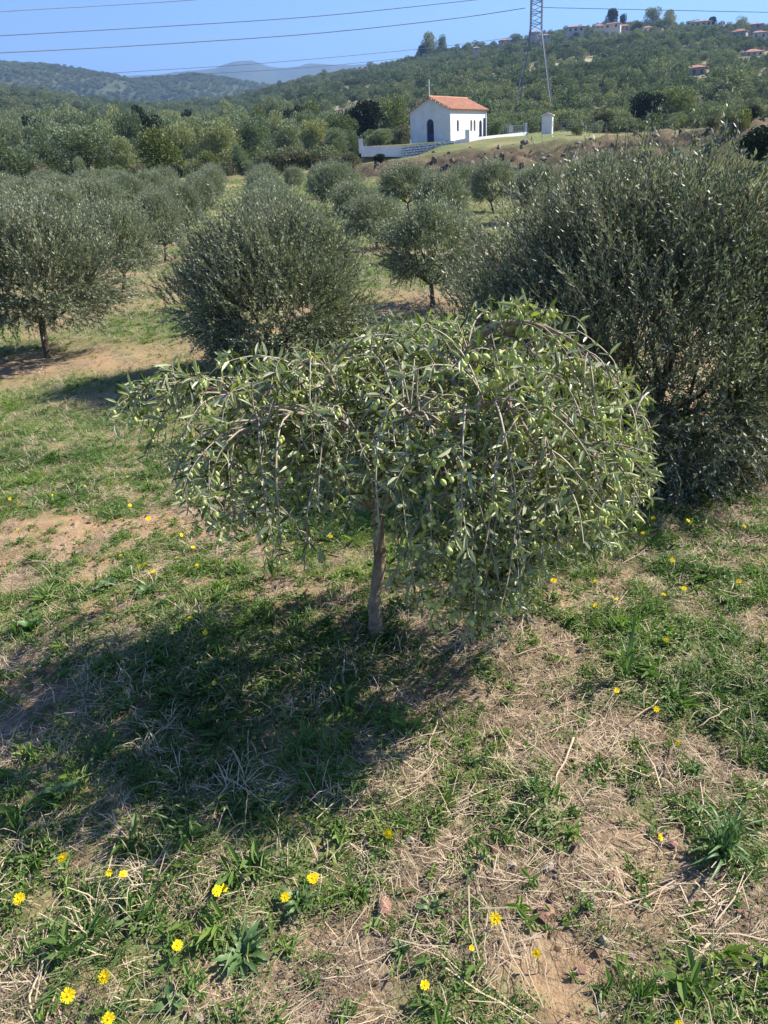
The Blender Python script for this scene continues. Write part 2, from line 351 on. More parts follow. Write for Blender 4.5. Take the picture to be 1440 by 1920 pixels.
def tz1(x, y): return float(tz(np.array([x]), np.array([y]))[0])
def hit(u, v, dmax=400):
    d = px_ray(u, v); t = np.geomspace(.6, dmax, 1500); X = d.x * t; Y = d.y * t; Z = CAMZ + d.z * t
    below = Z <= tz(X, Y, False); i = int(np.argmax(below)) if below.any() else len(t) - 1
    if i > 0:
        t2 = np.linspace(t[i - 1], t[i], 40); b2 = (CAMZ + d.z * t2) <= tz(d.x * t2, d.y * t2, False); j = int(np.argmax(b2)) if b2.any() else 39
        tt = t2[j]
    else: tt = t[i]
    x, y = d.x * tt, d.y * tt
    return Vector((x, y, tz1(x, y)))
for (u, v, r, a, b, c) in BLOBS:
    p = hit(u, v); _bl.append((p.x, p.y, r, a, b, c))

# orchard trees: (px, py of trunk foot, crown width px, top py, row, label)
ORCH = []
def orch(u, v, wpx, top, var, label): ORCH.append((u, v, wpx, top, var, label))
orch(90, 670, 320, 385, 0, 'large rounded olive tree with a leaning bare trunk, nearest left of the grass lane')
orch(232, 547, 155, 372, 1, 'olive tree with a short straight trunk, second in the row left of the lane')
orch(310, 490, 98, 352, 2, 'small olive tree on a thin trunk, third in the row left of the lane')
orch(352, 448, 85, 335, 3, 'dense olive tree behind the thin-trunked one in the row left of the lane')
orch(380, 418, 72, 322, 1, 'fifth olive tree in the row left of the lane')
orch(396, 392, 62, 312, 0, 'olive tree second from the far end of the row left of the grass lane')
orch(404, 372, 52, 306, 2, 'last olive tree at the far end of the row left of the grass lane')
orch(515, 500, 135, 345, 3, 'olive tree directly behind the wide dark one between the two grass lanes')
orch(505, 435, 95, 332, 1, 'third olive tree in the row between the two grass lanes')
orch(500, 402, 76, 318, 2, 'fourth olive tree in the row between the two grass lanes')
orch(497, 382, 62, 306, 0, 'last olive tree of the row between the two grass lanes')
orch(553, 360, 42, 312, 2, 'tiny lone olive tree on a visible thin trunk at the far end of the field')
orch(812, 575, 205, 372, 1, 'olive tree with a forked bare trunk standing alone in front of the chapel rows')
orch(706, 466, 120, 362, 3, 'olive tree behind and left of the fork-trunked one')
orch(672, 432, 95, 338, 0, 'olive tree in the middle of the row that runs up to the chapel wall')
orch(632, 402, 104, 302, 2, 'big olive tree beside the far grass lane below the white stone wall')
orch(606, 372, 60, 304, 1, 'far olive tree partly behind the big one below the white stone wall')
orch(830, 432, 112, 322, 0, 'rounded olive tree below the chapel door side of the bank')
orch(765, 400, 118, 302, 3, 'broad olive tree straight below the whitewashed stone wall')
orch(925, 398, 96, 298, 2, 'dense dark olive tree with a visible trunk below the long white wall')
orch(1010, 412, 112, 308, 1, 'olive tree below the brown earth bank next to the dense dark one')
orch(870, 372, 70, 306, 0, 'small olive tree at the foot of the earth bank under the chapel')
orch(1105, 405, 130, 288, 3, 'olive tree at the bank foot seen behind the tall shoots of the large near tree')
orch(1425, 520, 120, 400, 2, 'olive tree at the field edge beside the small heap of earth')
orch(1280, 470, 120, 360, 0, 'olive tree standing behind the large near tree, toward the small heap of earth')
orch(20, 505, 150, 350, 2, 'olive tree behind the large rounded one at the field edge')
orch(125, 460, 120, 342, 3, 'olive tree two rows from the grass lane, behind the large rounded one')
orch(195, 425, 105, 332, 0, 'third olive tree two rows from the grass lane')
orch(245, 400, 88, 324, 1, 'fourth olive tree two rows from the grass lane')
orch(285, 382, 72, 318, 2, 'fifth olive tree two rows from the grass lane')
orch(312, 366, 62, 313, 3, 'far olive tree two rows from the grass lane, next to the hedge')
orch(55, 412, 100, 336, 1, 'olive tree in the third row from the grass lane, its nearest visible')
orch(118, 392, 84, 330, 2, 'second olive tree in the third row from the grass lane')
orch(175, 378, 76, 322, 0, 'third olive tree in the third row from the grass lane')
orch(222, 366, 62, 318, 3, 'last olive tree in the third row from the grass lane')
orch(10, 385, 80, 338, 0, 'olive tree in the outermost row, close to the thicket edge')
orch(90, 368, 64, 330, 1, 'second olive tree in the outermost row by the thicket')
ORCHP = []
for (u, v, wpx, top, var, label) in ORCH:
    p = hit(u, v); dep = -(CAMR.inverted() @ (p - Vector((0, 0, CAMZ)))).z
    W = wpx * dep / F_PX; D = math.hypot(p.x, p.y)
    H = at(u, top, D).z - p.z
    ORCHP.append((p, W, H, var, label)); _bl.append((p.x, p.y, max(.6, W * .42), -.35, 0, .3))

# ground mesh: polar rings round the viewer
fa = np.radians(np.concatenate([np.arange(-180, -46, 4.0), np.arange(-46, 46, .3), np.arange(46, 180, 4.0)]))
rr = np.concatenate([[.02, .15], np.geomspace(.35, 9, 260), np.geomspace(9.15, 45, 90), np.geomspace(46, 90, 110), np.geomspace(92, 650, 90), np.geomspace(665, 9000, 70)])
A, R_ = np.meshgrid(fa, rr); X = (R_ * np.sin(A)).ravel(); Y = (R_ * np.cos(A)).ravel(); Z = tz(X, Y)
G, S_, T_ = cover(X, Y); D_ = np.hypot(X, Y); AZ_ = np.degrees(np.arctan2(X, Y))
nA, nR = len(fa), len(rr)
i = np.arange(nR - 1)[:, None] * nA; j = np.arange(nA)[None]; j2 = (j + 1) % nA
Fg = np.stack([i + j, i + j2, i + nA + j2, i + nA + j], -1).reshape(-1, 4)[:, ::-1]
zone = np.clip(smooth((D_ - np.interp(AZ_, AZK, EDGE) - 12) / 14), 0, 1) * (1 - .75 * np.exp(-((AZ_ - 9.5) / 5) ** 2 - ((D_ - 80) / 16) ** 2))
lip = smooth((D_ - 62) / 6) * (1 - smooth((D_ - 86) / 8)) * smooth((AZ_ - 3) / 1.5) * (1 - smooth((AZ_ - 20) / 3)); G = np.maximum(G, lip * .75); zone = zone * (1 - lip); T_ = T_ * (1 - .5 * lip)
bk = bankmask(X, Y); tip = np.exp(-(((X - 17.2) / 3.8) ** 2 + ((Y - 37.5) / 4.4) ** 2))
bk = np.clip(np.maximum(bk * 1.25 - .1, tip * 1.3), 0, 1)
bare = np.clip((fbm(X / 26, Y / 26, 71) - .56) * 6, 0, 1)
r2 = np.clip(1 - np.hypot((AZ_ - 23) / 3.2, (D_ - 260) / 90), 0, 1); bare = np.clip(bare + r2 * .6, 0, 1) * (D_ > 130)

m, t, n, l = newmat('field_ground'); M['ground'] = m
b = n.new('ShaderNodeBsdfPrincipled'); o = n.new('ShaderNodeOutputMaterial'); l.new(b.outputs[0], o.inputs[0]); b.inputs['Roughness'].default_value = .95; b.inputs['Specular IOR Level'].default_value = .1
n1 = noise(t, 9, 8, rough=.7); n2 = noise(t, 45, 6, rough=.75); n3 = noise(t, 1.2, 5); n4 = noise(t, .25, 5); n5 = noise(t, 160, 3)
soil = ramp(t, n1, [(.25, (.24, .15, .085)), (.5, (.46, .31, .17)), (.75, (.64, .46, .28))])
soil = mixc(t, math_(t, 'MULTIPLY', ramp(t, n2, [(.35, (0, 0, 0)), (.5, (1, 1, 1))]), .55), mixc(t, .5, soil, (.20, .12, .07)), soil)
straw = ramp(t, n2, [(.3, (.10, .072, .045)), (.5, (.23, .17, .11)), (.7, (.44, .34, .23))])
green = ramp(t, n2, [(.3, (.06, .08, .028)), (.5, (.14, .165, .06)), (.7, (.27, .27, .13))])
c = mixc(t, math_(t, 'MULTIPLY', attr(t, 'straw'), 1.1, True), soil, straw)
gf = math_(t, 'ADD', math_(t, 'MULTIPLY', attr(t, 'green'), 1.5), math_(t, 'MULTIPLY', math_(t, 'SUBTRACT', n1, .72), 1.6), True)
c = mixc(t, gf, c, green)
bankc = ramp(t, n3, [(.3, (.05, .039, .025)), (.5, (.10, .078, .048)), (.7, (.19, .15, .095))])  # brown bank earth, darkened so the colour also carries the bank's shade
bankc = mixc(t, .6, bankc, ramp(t, n1, [(.35, (.045, .034, .022)), (.65, (.20, .155, .10))]))
c = mixc(t, attr(t, 'bank'), c, bankc)
wild = ramp(t, n3, [(.35, (.11, .115, .055)), (.55, (.19, .175, .095)), (.75, (.34, .29, .18))])
wild = mixc(t, attr(t, 'bare'), wild, ramp(t, n4, [(.3, (.24, .22, .12)), (.7, (.45, .38, .25))]))
c = mixc(t, attr(t, 'zone'), c, wild)
c = mixc(t, attr(t, 'far'), c, ramp(t, noise(t, .02, 6), [(.35, (.045, .06, .03)), (.6, (.075, .09, .045)), (.8, (.14, .135, .08))]))
l.new(c, b.inputs['Base Color'])
bp = n.new('ShaderNodeBump'); bp.inputs['Strength'].default_value = .9; bp.inputs['Distance'].default_value = .012
l.new(math_(t, 'ADD', n2, math_(t, 'MULTIPLY', n5, .5)), bp.inputs['Height']); l.new(bp.outputs[0], b.inputs['Normal'])
me = mesh('ground', np.stack([X, Y, Z], 1), [Fg], [M['ground']], None, True, dict(green=G, soil=S_, straw=T_, bank=bk, zone=zone, bare=bare, far=smooth((D_ - 720) / 200)))
link('ground', me, kind='structure')

# ------------------------------------------------------------------ geometry-node scatter (grass, straw, rubble, far woods)
def proto(me, name):
    return bpy.data.objects.new(name, me)          # never linked: only its mesh is used inside the nodes
def scatter(name, P, rot, scl, vid, tint, protos, **props):
    me = mesh(name, P, [np.zeros((0, 3), np.int32)] if False else [], []) if False else bpy.data.meshes.new(name)
    me.vertices.add(len(P)); me.vertices.foreach_set('co', np.asarray(P, np.float32).ravel())
    for k, a, ty in (('rot', rot, 'FLOAT_VECTOR'), ('scl', scl, 'FLOAT_VECTOR'), ('vid', vid, 'INT'), ('tint', tint, 'FLOAT')):
        x = me.attributes.new(k, ty, 'POINT'); a = np.asarray(a)
        if ty == 'FLOAT_VECTOR': x.data.foreach_set('vector', a.astype(np.float32).ravel())
        else: x.data.foreach_set('value', a.astype(np.int32 if ty == 'INT' else np.float32))
    o = link(name, me, **props)
    g = bpy.data.node_groups.new(name + '_nodes', 'GeometryNodeTree')
    g.interface.new_socket('Geometry', in_out='INPUT', socket_type='NodeSocketGeometry'); g.interface.new_socket('Geometry', in_out='OUTPUT', socket_type='NodeSocketGeometry')
    gi = g.nodes.new('NodeGroupInput'); go = g.nodes.new('NodeGroupOutput'); ip = g.nodes.new('GeometryNodeInstanceOnPoints'); jn = g.nodes.new('GeometryNodeJoinGeometry')
    for p in protos:
        oi = g.nodes.new('GeometryNodeObjectInfo'); oi.inputs['Object'].default_value = p
        gt = g.nodes.new('GeometryNodeGeometryToInstance'); g.links.new(oi.outputs['Geometry'], gt.inputs[0]); g.links.new(gt.outputs[0], jn.inputs[0])
    def na(nm, ty):
        a = g.nodes.new('GeometryNodeInputNamedAttribute'); a.data_type = ty; a.inputs['Name'].default_value = nm
        return a.outputs['Attribute']
    g.links.new(gi.outputs[0], ip.inputs['Points']); g.links.new(jn.outputs[0], ip.inputs['Instance'])
    ip.inputs['Pick Instance'].default_value = True
    g.links.new(na('vid', 'INT'), ip.inputs['Instance Index']); g.links.new(na('rot', 'FLOAT_VECTOR'), ip.inputs['Rotation']); g.links.new(na('scl', 'FLOAT_VECTOR'), ip.inputs['Scale'])
    g.links.new(ip.outputs[0], go.inputs[0])
    md = o.modifiers.new('scatter', 'NODES'); md.node_group = g
    return o

def tuft(nb, h, spread, wid, lean, mat, seed):
    r = np.random.default_rng(seed); Vs = []; Fs = []; nn = 0
    for k in range(nb):
        a = r.uniform(0, 2 * PI); d = np.array([math.cos(a), math.sin(a), 0]); p0 = r.normal(0, spread, 3) * [1, 1, 0]
        hh = h * r.uniform(.5, 1.1); ln = lean * r.uniform(.3, 1.5); s = np.array([-math.sin(a), math.cos(a), 0]) * wid * r.uniform(.7, 1.3) / 2
        P = [p0, p0 + d * hh * ln * .25 + [0, 0, hh * .5], p0 + d * hh * ln * .7 + [0, 0, hh * .85], p0 + d * hh * ln * 1.25 + [0, 0, hh * (1 - .25 * ln)]]
        V = [P[0] - s, P[0] + s, P[1] + s * .9, P[1] - s * .9, P[2] + s * .6, P[2] - s * .6, P[3]]
        Vs += V; Fs += [(nn, nn + 1, nn + 2, nn + 3), (nn + 3, nn + 2, nn + 4, nn + 5)]; Fs.append((nn + 5, nn + 4, nn + 6)); nn += 7
    me = bpy.data.meshes.new('tuft'); me.from_pydata([tuple(v) for v in Vs], [], Fs); me.materials.append(mat); me.update(); return me
def litter(nb, L, R, wid, mat, seed, lift=.012):
    r = np.random.default_rng(seed); Vs = []; Fs = []; nn = 0; base = r.uniform(0, PI)
    for k in range(nb):
        a = base + r.normal(0, .7); d = np.array([math.cos(a), math.sin(a), r.normal(0, .12)]); p = r.normal(0, R, 3) * [1, 1, 0] + [0, 0, r.uniform(.002, lift)]
        ll = L * r.uniform(.3, 1.2); b_ = r.normal(0, .12) * ll; s = np.array([-d[1], d[0], 0]) * wid * r.uniform(.5, 1.4) / 2; side = np.array([-d[1], d[0], 0]) * b_
        up = np.array([0, 0, wid * .5])
        a0, a1, a2 = p - d * ll / 2, p + side, p + d * ll / 2
        Vs += [a0 - s, a0 + s, a1 + s + up, a1 - s + up, a2 + s * .7, a2 - s * .7]; Fs += [(nn, nn + 1, nn + 2, nn + 3), (nn + 3, nn + 2, nn + 4, nn + 5)]; nn += 6
    me = bpy.data.meshes.new('litter'); me.from_pydata([tuple(v) for v in Vs], [], Fs); me.materials.append(mat); me.update(); return me
def weedlet(nl, L, W, mat, seed, flat=.3):
    r = np.random.default_rng(seed); a = r.uniform(0, 2 * PI, nl); P = r.normal(0, .008, (nl, 3)) * [1, 1, 0] + [0, 0, .004]; P[:, 2] += r.uniform(0, .02, nl)
    d = np.stack([np.cos(a), np.sin(a), r.uniform(flat, flat + .7, nl)], 1); V, Fq = leaf6(P, d, np.tile([0, 0, 1.], (nl, 1)) + r.normal(0, .2, (nl, 3)), L * r.uniform(.5, 1.2, nl), W * r.uniform(.6, 1.2, nl), .25)
    return mesh('weedlet', V, [Fq], [mat])
def clovers(nl, mat, seed, R=.025, L=.009):
    r = np.random.default_rng(seed); P = r.normal(0, R, (nl, 3)) * [1, 1, 0] + [0, 0, 0]; P[:, 2] = r.uniform(.006, .03, nl); a = r.uniform(0, 2 * PI, nl)
    d = np.stack([np.cos(a), np.sin(a), r.normal(0, .25, nl)], 1); V, Fq = leaf6(P, d, np.tile([0, 0, 1.], (nl, 1)) + r.normal(0, .35, (nl, 3)), L * r.uniform(.6, 1.5, nl), L * .8 * r.uniform(.7, 1.2, nl), .1)
    return mesh('clover', V, [Fq], [mat])
def rockmesh(seed, sub=2, mat=None, flat=.7, rough=.35):
    import bmesh
    bm = bmesh.new(); bmesh.ops.create_icosphere(bm, subdivisions=sub, radius=1.0); r = np.random.default_rng(seed); o = r.uniform(0, 50, 3)
    for v in bm.verts:
        c = v.co; k = 1 + rough * (float(fbm(np.array([c.x * 1.5 + o[0] + c.z]), np.array([c.y * 1.5 + o[1] - c.z * .7]), seed, 3)[0]) - .5) * 2
        v.co = Vector((c.x * k * (1 + .3 * math.sin(o[0])), c.y * k, c.z * k * flat))
    me = bpy.data.meshes.new('rock'); bm.to_mesh(me); bm.free(); me.materials.append(mat); return me

def wedge(n, y0, y1, pw=1.0, margin=.8, slope=.66):
    """random ground points in the part of the field the view can reach"""
    y = y0 + (y1 - y0) * rng.random(n) ** pw
    x = (rng.random(n) * 2 - 1) * (margin + slope * y)
    keep = rng.random(n) < (margin + slope * y) / (margin + slope * y1) if pw == 1.0 else np.ones(n, bool)
    return x[keep], y[keep]
def rotz(n, tilt=.12):
    return np.stack([rng.normal(0, tilt, n), rng.normal(0, tilt, n), rng.uniform(0, 2 * PI, n)], 1)

tufts = [proto(tuft(14, .036, .013, .0026, .95, M['grass'], s), 'tuft_a%d' % s) for s in range(3)] + [proto(tuft(16, .060, .016, .0029, .9, M['grass'], 10 + s), 'tuft_b%d' % s) for s in range(3)] + [proto(weedlet(9, .045, .012, M['grass'], 30 + s), 'w%d' % s) for s in range(2)] + [proto(clovers(30, M['grass'], 40 + s), 'c%d' % s) for s in range(3)] + [proto(tuft(11, .05, .016, .0020, 1.3, M['straw'], 50 + s), 'd%d' % s) for s in range(3)]
def grass_layer(name, y0, y1, n, sc0, lab, short):
    x, y = wedge(n, y0, y1); G, S, T = cover(x, y); k = rng.random(len(x)) < np.clip(G * 1.15 - .05, .06, 1) * (.3 + .7 * (fbm(x * 14, y * 14, 88, 2) > .45))
    k &= (np.hypot(x, y) < np.interp(np.degrees(np.arctan2(x, y)), AZK, EDGE) + 1)
    x, y, G = x[k], y[k], G[k]; z = tz(x, y) - .004; nn = len(x); s = sc0 * rng.uniform(.55, 1.25, nn) * (.55 + .7 * G)
    v = rng.integers(0, 11, nn); tall = fbm(x * 2.3, y * 2.3, 90, 2) > .62; v = np.where(tall & (v < 3), v + 3, v)
    if short: v = np.where(rng.random(nn) < .5, rng.integers(0, 6, nn), v)
    v = np.where(rng.random(nn) < .16 + .15 * (1 - G), 11 + rng.integers(0, 3, nn), v)
    tint = np.clip(.42 + (fbm(x * 1.7, y * 1.7, 91, 2) - .5) * 1.3 + rng.normal(0, .16, nn) + .25 * (1 - G), 0, 1)
    scatter(name, np.stack([x, y, z], 1), rotz(nn, .15), np.stack([s, s, s * rng.uniform(.7, 1.2, nn)], 1), v, tint, tufts, kind='stuff', label=lab, category='grass')
grass_layer('near_grass', .35, 5.5, 52000, 1.0, 'short green grass and low weeds growing around the weeping olive tree', False)
grass_layer('orchard_grass', 5.5, 20, 130000, 1.05, 'patchy green grass between the nearer olive rows', True)
grass_layer('far_grass', 20, 62, 90000, 2.0, 'green grass of the far lanes between the olive rows', True)

lit = [proto(litter(16, .055, .03, .0013, M['straw'], s), 'l%d' % s) for s in range(4)] + [proto(litter(6, .12, .045, .0024, M['straw'], 7 + s, .02), 'm%d' % s) for s in range(1)] + [proto(litter(16, .05, .03, .0014, M['straw_dark'], 17 + s), 'n%d' % s) for s in range(4)]
def straw_layer(name, y0, y1, n, sc0, lab):
    x, y = wedge(n, y0, y1); G, S, T = cover(x, y); k = rng.random(len(x)) < np.clip(.12 + T * 1.1 - S * .25, .06, 1)
    x, y = x[k], y[k]; z = tz(x, y); nn = len(x); s = sc0 * rng.uniform(.4, 1.3, nn)
    rot = rotz(nn, .10); al = fbm(x * 1.6, y * 1.6, 95, 2) * 9; rot[:, 2] = np.where(rng.random(nn) < .55, al + rng.normal(0, .35, nn), rot[:, 2])
    scatter(name, np.stack([x, y, z + .004 * rng.random(nn)], 1), rot, np.stack([s, s, s], 1), rng.integers(0, 9, nn), rng.random(nn), lit, kind='stuff', label=lab, category='straw')
straw_layer('near_straw', .35, 5.5, 40000, 1.0, 'dry cut grass stems and straw lying on the ground round the weeping olive tree')
straw_layer('orchard_straw', 5.5, 18, 14000, 1.8, 'dry straw lying on bare patches between the olive rows')
def weed_layer(name, y0, y1, n, sc0, lab):
    x, y = wedge(n, y0, y1); G, S, T = cover(x, y); k = rng.random(len(x)) < np.clip(.7 - S * .5 + .25 * G, .06, 1) * (fbm(x * 9, y * 9, 188, 3) > .44)
    x, y, G = x[k], y[k], G[k]; nn = len(x); s = sc0 * rng.uniform(.5, 1.2, nn)
    scatter(name, np.stack([x, y, tz(x, y) - .002], 1), rotz(nn, .15), np.stack([s, s, s], 1), np.where(rng.random(nn) < .75, rng.integers(0, 4, nn), 4 + rng.integers(0, 3, nn)), np.clip(rng.normal(.55, .2, nn), 0, 1), lw, kind='stuff', label=lab, category='weeds')
lw = [proto(clovers(34, M['grass'], 140 + s, .022, .007), 'cw%d' % s) for s in range(4)] + [proto(weedlet(11, .03, .008, M['grass'], 150 + s, .15), 'cx%d' % s) for s in range(3)]
weed_layer('low_weeds', .35, 5.5, 62000, 1.0, 'tiny clover-like leaves and seedlings among the straw near the viewer')
clods = [proto(rockmesh(60 + s, 1, M['clod'], .75, .5), 'k%d' % s) for s in range(4)] + [proto(rockmesh(70, 1, M['stone_red'], .6, .4), 'k7'), proto(rockmesh(71, 1, M['stone_pale'], .6, .4), 'k8')]
x, y = wedge(26000, .35, 6.5); G, S, T = cover(x, y); k = rng.random(len(x)) < np.clip(.10 + S * 1.0 - G * .5, .03, 1); x, y = x[k], y[k]; nn = len(x)
s = .0035 + .016 * rng.random(nn) ** 5 + .003 * rng.random(nn)
cl = np.exp(-((x + .62) ** 2 + (y - 2.62) ** 2) / .25) + np.exp(-((x + .35) ** 2 + (y - 2.45) ** 2) / .08); s = np.minimum(s * (1 + 1.6 * cl * rng.random(nn)), .024)
v = rng.integers(0, 4, nn); v = np.where(rng.random(nn) < .10, 4 + rng.integers(0, 2, nn), v); s = np.where(v >= 4, np.minimum(s, .011), s)
scatter('soil_rubble', np.stack([x, y, tz(x, y)], 1), rotz(nn, .8), np.stack([s, s * .8, s], 1), v, rng.random(nn), clods, kind='stuff', label='crumbs of orange soil and grit on the bare patches', category='gravel')

# ------------------------------------------------------------------ olive tree prototypes
def crown_shape(d, seed, amp=.52):
    th = np.arctan2(d[:, 1], d[:, 0]); ph = np.arcsin(np.clip(d[:, 2], -1, 1))
    return 1 + amp * (fbm(np.cos(th) * 2.2 + 20 + ph, np.sin(th) * 2.2 + 20 + ph * 1.7, seed, 3) - .5) * 2
def olive_tree(seed, W, H, nshoot, per, leafL, mat, foot=.42, twigs=True, up=.9, bottom=.22, leafW=.22, shootL=.37):
    """an upright bushy olive: returns (trunk mesh, crown mesh). Shoots start on a lobed shell and grow out and up."""
    r = np.random.default_rng(seed); R = W / 2; zc = H * (bottom + (1 - bottom) * .48); hz = H * (1 - bottom) * .52
    # limbs
    fork = np.array([r.normal(0, .05), r.normal(0, .05), H * foot * .62]); parts = []
    tr = .014 * W + .008 * H + .004
    Pt = np.array([[0, 0, -.06], [.01, 0, .02], fork * [.3, .3, .4], fork * [.6, .6, .75], fork]); parts.append(tube(Pt, np.array([1.7, 1.25, 1.0, .92, .85]) * tr, 8))
    nl = 6; ends = []
    for k in range(nl):
        a = k * 2 * PI / nl + r.uniform(-.3, .3); e = np.array([math.cos(a) * R * .6, math.sin(a) * R * .6, zc + r.uniform(-.1, .35) * hz]); md = fork * .5 + e * .5 + [0, 0, -.10 * H] + r.normal(0, .03, 3)
        P = np.array([fork * (1 - t) ** 2 + 2 * md * t * (1 - t) + e * t * t for t in np.linspace(0, 1, 6)]); parts.append(tube(P, np.linspace(.62, .2, 6) * tr, 5)); ends.append(P)
        for q in range(4):
            s0 = P[r.integers(2, 6)]; e2 = s0 + norm(np.array([math.cos(a) + r.normal(0, .6), math.sin(a) + r.normal(0, .6), 1.1])[None])[0] * R * .5; parts.append(tube(np.array([s0, (s0 + e2) / 2 + r.normal(0, .02, 3), e2]), np.array([.25, .17, .08]) * tr, 4))
    tv, tf = merge(parts)
    # shoots
    d = norm(r.normal(0, 1, (nshoot, 3))); d[:, 2] = np.where(d[:, 2] < -.75, -d[:, 2], d[:, 2]); rad = crown_shape(d, seed + 3)
    f = r.uniform(.42, .93, nshoot) ** .7
    low = d[:, 2] < 0
    P0 = d * (rad * f)[:, None] * [R * .92, R * .92, hz] + [0, 0, zc]
    out = norm(d * [1, 1, .6]) ; g = norm(out * .62 + np.array([0, 0, 1]) * (up * np.where(low, .12, 1.0))[:, None] + r.normal(0, .24, (nshoot, 3)))
    L = shootL * r.uniform(.5, 1.3, nshoot) * (W / 1.9) ** .5 * np.where(low, .85, 1.0 + .35 * (r.random(nshoot) < .25))
    bend = r.normal(0, .15, (nshoot, 3)) + np.array([0, 0, -.08])
    S = 5; tt = np.linspace(0, 1, S)[None, :, None]; P = P0[:, None] + g[:, None] * L[:, None, None] * tt + bend[:, None] * L[:, None, None] * tt ** 2
    # leaves in pairs
    n = nshoot * per; si = np.repeat(np.arange(nshoot), per); u = np.tile(np.linspace(.05, 1, per), nshoot) + r.normal(0, .03, n); u = np.clip(u, 0, 1)
    pos = P0[si] + g[si] * (L[si] * u)[:, None] + bend[si] * (L[si] * u * u)[:, None]; ax = norm(g[si] + 2 * bend[si] * u[:, None])
    rnd = norm(np.cross(ax, norm(r.normal(0, 1, (n, 3))))); ld = norm(ax * r.uniform(.6, 1.3, n)[:, None] + rnd * .62)
    ll = leafL * r.uniform(.6, 1.2, n) * (1 - .35 * u); nn_ = np.cross(ld, np.cross(ax, ld)) + r.normal(0, .35, (n, 3))
    lv, lf = leaf4(pos, ld, nn_, ll, ll * leafW)
    rx = np.percentile(np.hypot(lv[:, 0], lv[:, 1]), 97.5) / R; rz = np.percentile(lv[:, 2], 99.3) / H; k_ = np.array([1 / rx, 1 / rx, 1 / rz]); lv = lv * k_; P = P * k_; tv = tv * np.array([.9, .9, .92 / rz])
    trunk = mesh('trunk', tv, [tf], [M['bark']], None, True)
    if twigs:
        sv, sf = strips(P, np.linspace(.0024, .001, S)[None] * np.ones((nshoot, 1))); V = np.concatenate([lv, sv]); crown = mesh('crown', V, [lf, sf + len(lv)], [mat, M['twig_dark']], np.r_[np.zeros(len(lf)), np.ones(len(sf))])
    else: crown = mesh('crown', lv, [lf], [mat])
    return trunk, crown
def place_tree(tm, cm, loc, rz, sc, name='olive_tree', **props):
    r = link(name, None, None, loc, rz, sc, **props); link('trunk', tm, r); link('crown', cm, r); return r

PW, PH = 1.9, 1.55
protos_row = [olive_tree(100 + k, PW, PH, 2200, 20, .068, M['leaf_row'], twigs=False, leafW=.30, shootL=.30) for k in range(4)]
uniqA = olive_tree(131, 1.9, 1.6, 3000, 22, .058, M['leaf_row'], foot=.5, bottom=.2, leafW=.29, shootL=.30)
for q, (p, W, H, var, label) in enumerate(ORCHP):
    tm, cm = uniqA if q == 0 else protos_row[var]
    H = max(H, W * .72)
    place_tree(tm, cm, p - Vector((0, 0, .02)), (q * 2.4) % 6.28, (W / PW, W / PW, H / PH), label=label, category='olive tree', group='olive trees planted in rows')
# wide dark bush-like tree behind the weeping one
p = hit(530, 690); tm, cm = olive_tree(211, 2.15, 1.60, 6200, 22, .053, M['leaf_mid'], foot=.3, bottom=-.02, leafW=.28, shootL=.29)
place_tree(tm, cm, p, 0, 1, label='wide dense olive tree with foliage to the ground just behind the weeping olive', category='olive tree', group='olive trees planted in rows')
# large near tree on the right
p = hit(1165, 850); p.x += .16; C1 = p.copy(); tm, cm = olive_tree(223, 2.5, 1.68, 9500, 22, .046, M['leaf_mid'], foot=.3, bottom=-.04, up=1.0, leafW=.26, shootL=.34)
r = place_tree(tm, cm, p, 0, 1, label='largest olive tree with tall feathery upright shoots right beside the weeping olive', category='olive tree', group='olive trees planted in rows')
def tall_shoots(base, tops, seed, mat, parent, leafL=.048):
    rs = np.random.default_rng(seed)
    for (u, v, D) in tops:
        e = np.array(at(u, v, D)) - np.array(base); s0 = np.array([e[0] * .75 + rs.normal(0, .05), e[1] * .8, e[2] * .5]); V = []; parts = []; P = []
        pts = np.array([s0 * (1 - t) + e * t + np.array([.04 * math.sin(t * 3), 0, 0]) for t in np.linspace(0, 1, 8)])
        parts.append(tube(pts, np.linspace(.006, .0015, 8), 4)); LP = []; LD = []
        for k in range(46):
            t = rs.uniform(.1, 1); i0 = min(6, int(t * 7)); q = pts[i0] + (pts[i0 + 1] - pts[i0]) * (t * 7 - i0); ax = norm((pts[i0 + 1] - pts[i0])[None])[0]; LP.append(q); LD.append(ax * .7 + rs.normal(0, .55, 3))
        for k in range(7):
            t = rs.uniform(.15, .85); i0 = int(t * 7); q = pts[i0]; dd = norm(np.array([rs.normal(0, .5), rs.normal(0, .5), 1.0])[None])[0] * rs.uniform(.10, .22); parts.append(tube(np.array([q, q + dd * .5, q + dd]), np.array([.0025, .002, .001]), 3))
            for z in range(16): w_ = z / 15; LP.append(q + dd * w_); LD.append(dd / np.linalg.norm(dd) * .7 + rs.normal(0, .55, 3))
        LP = np.array(LP); LD = np.array(LD); nL = len(LP); lv, lf = leaf4(LP, LD, rs.normal(0, 1, (nL, 3)), leafL * rs.uniform(.6, 1.2, nL), leafL * .24 * np.ones(nL)); tv, tf = merge(parts)
        link('shoot', mesh('shoot', np.concatenate([lv, tv]), [lf, tf + len(lv)], [mat, M['twig']], np.r_[np.zeros(len(lf)), np.ones(len(tf))]), parent)
tall_shoots(C1, [(1070, 300, 4.5), (1010, 330, 4.4), (1130, 285, 4.8), (1180, 300, 4.4), (1255, 285, 4.4), (1290, 320, 4.2), (1325, 345, 4.3), (1225, 330, 4.9), (965, 400, 4.3), (1370, 400, 4.5), (1100, 340, 4.2), (1160, 350, 4.7), (1050, 380, 4.6), (1310, 300, 4.7)], 5, M['leaf_mid'], r)

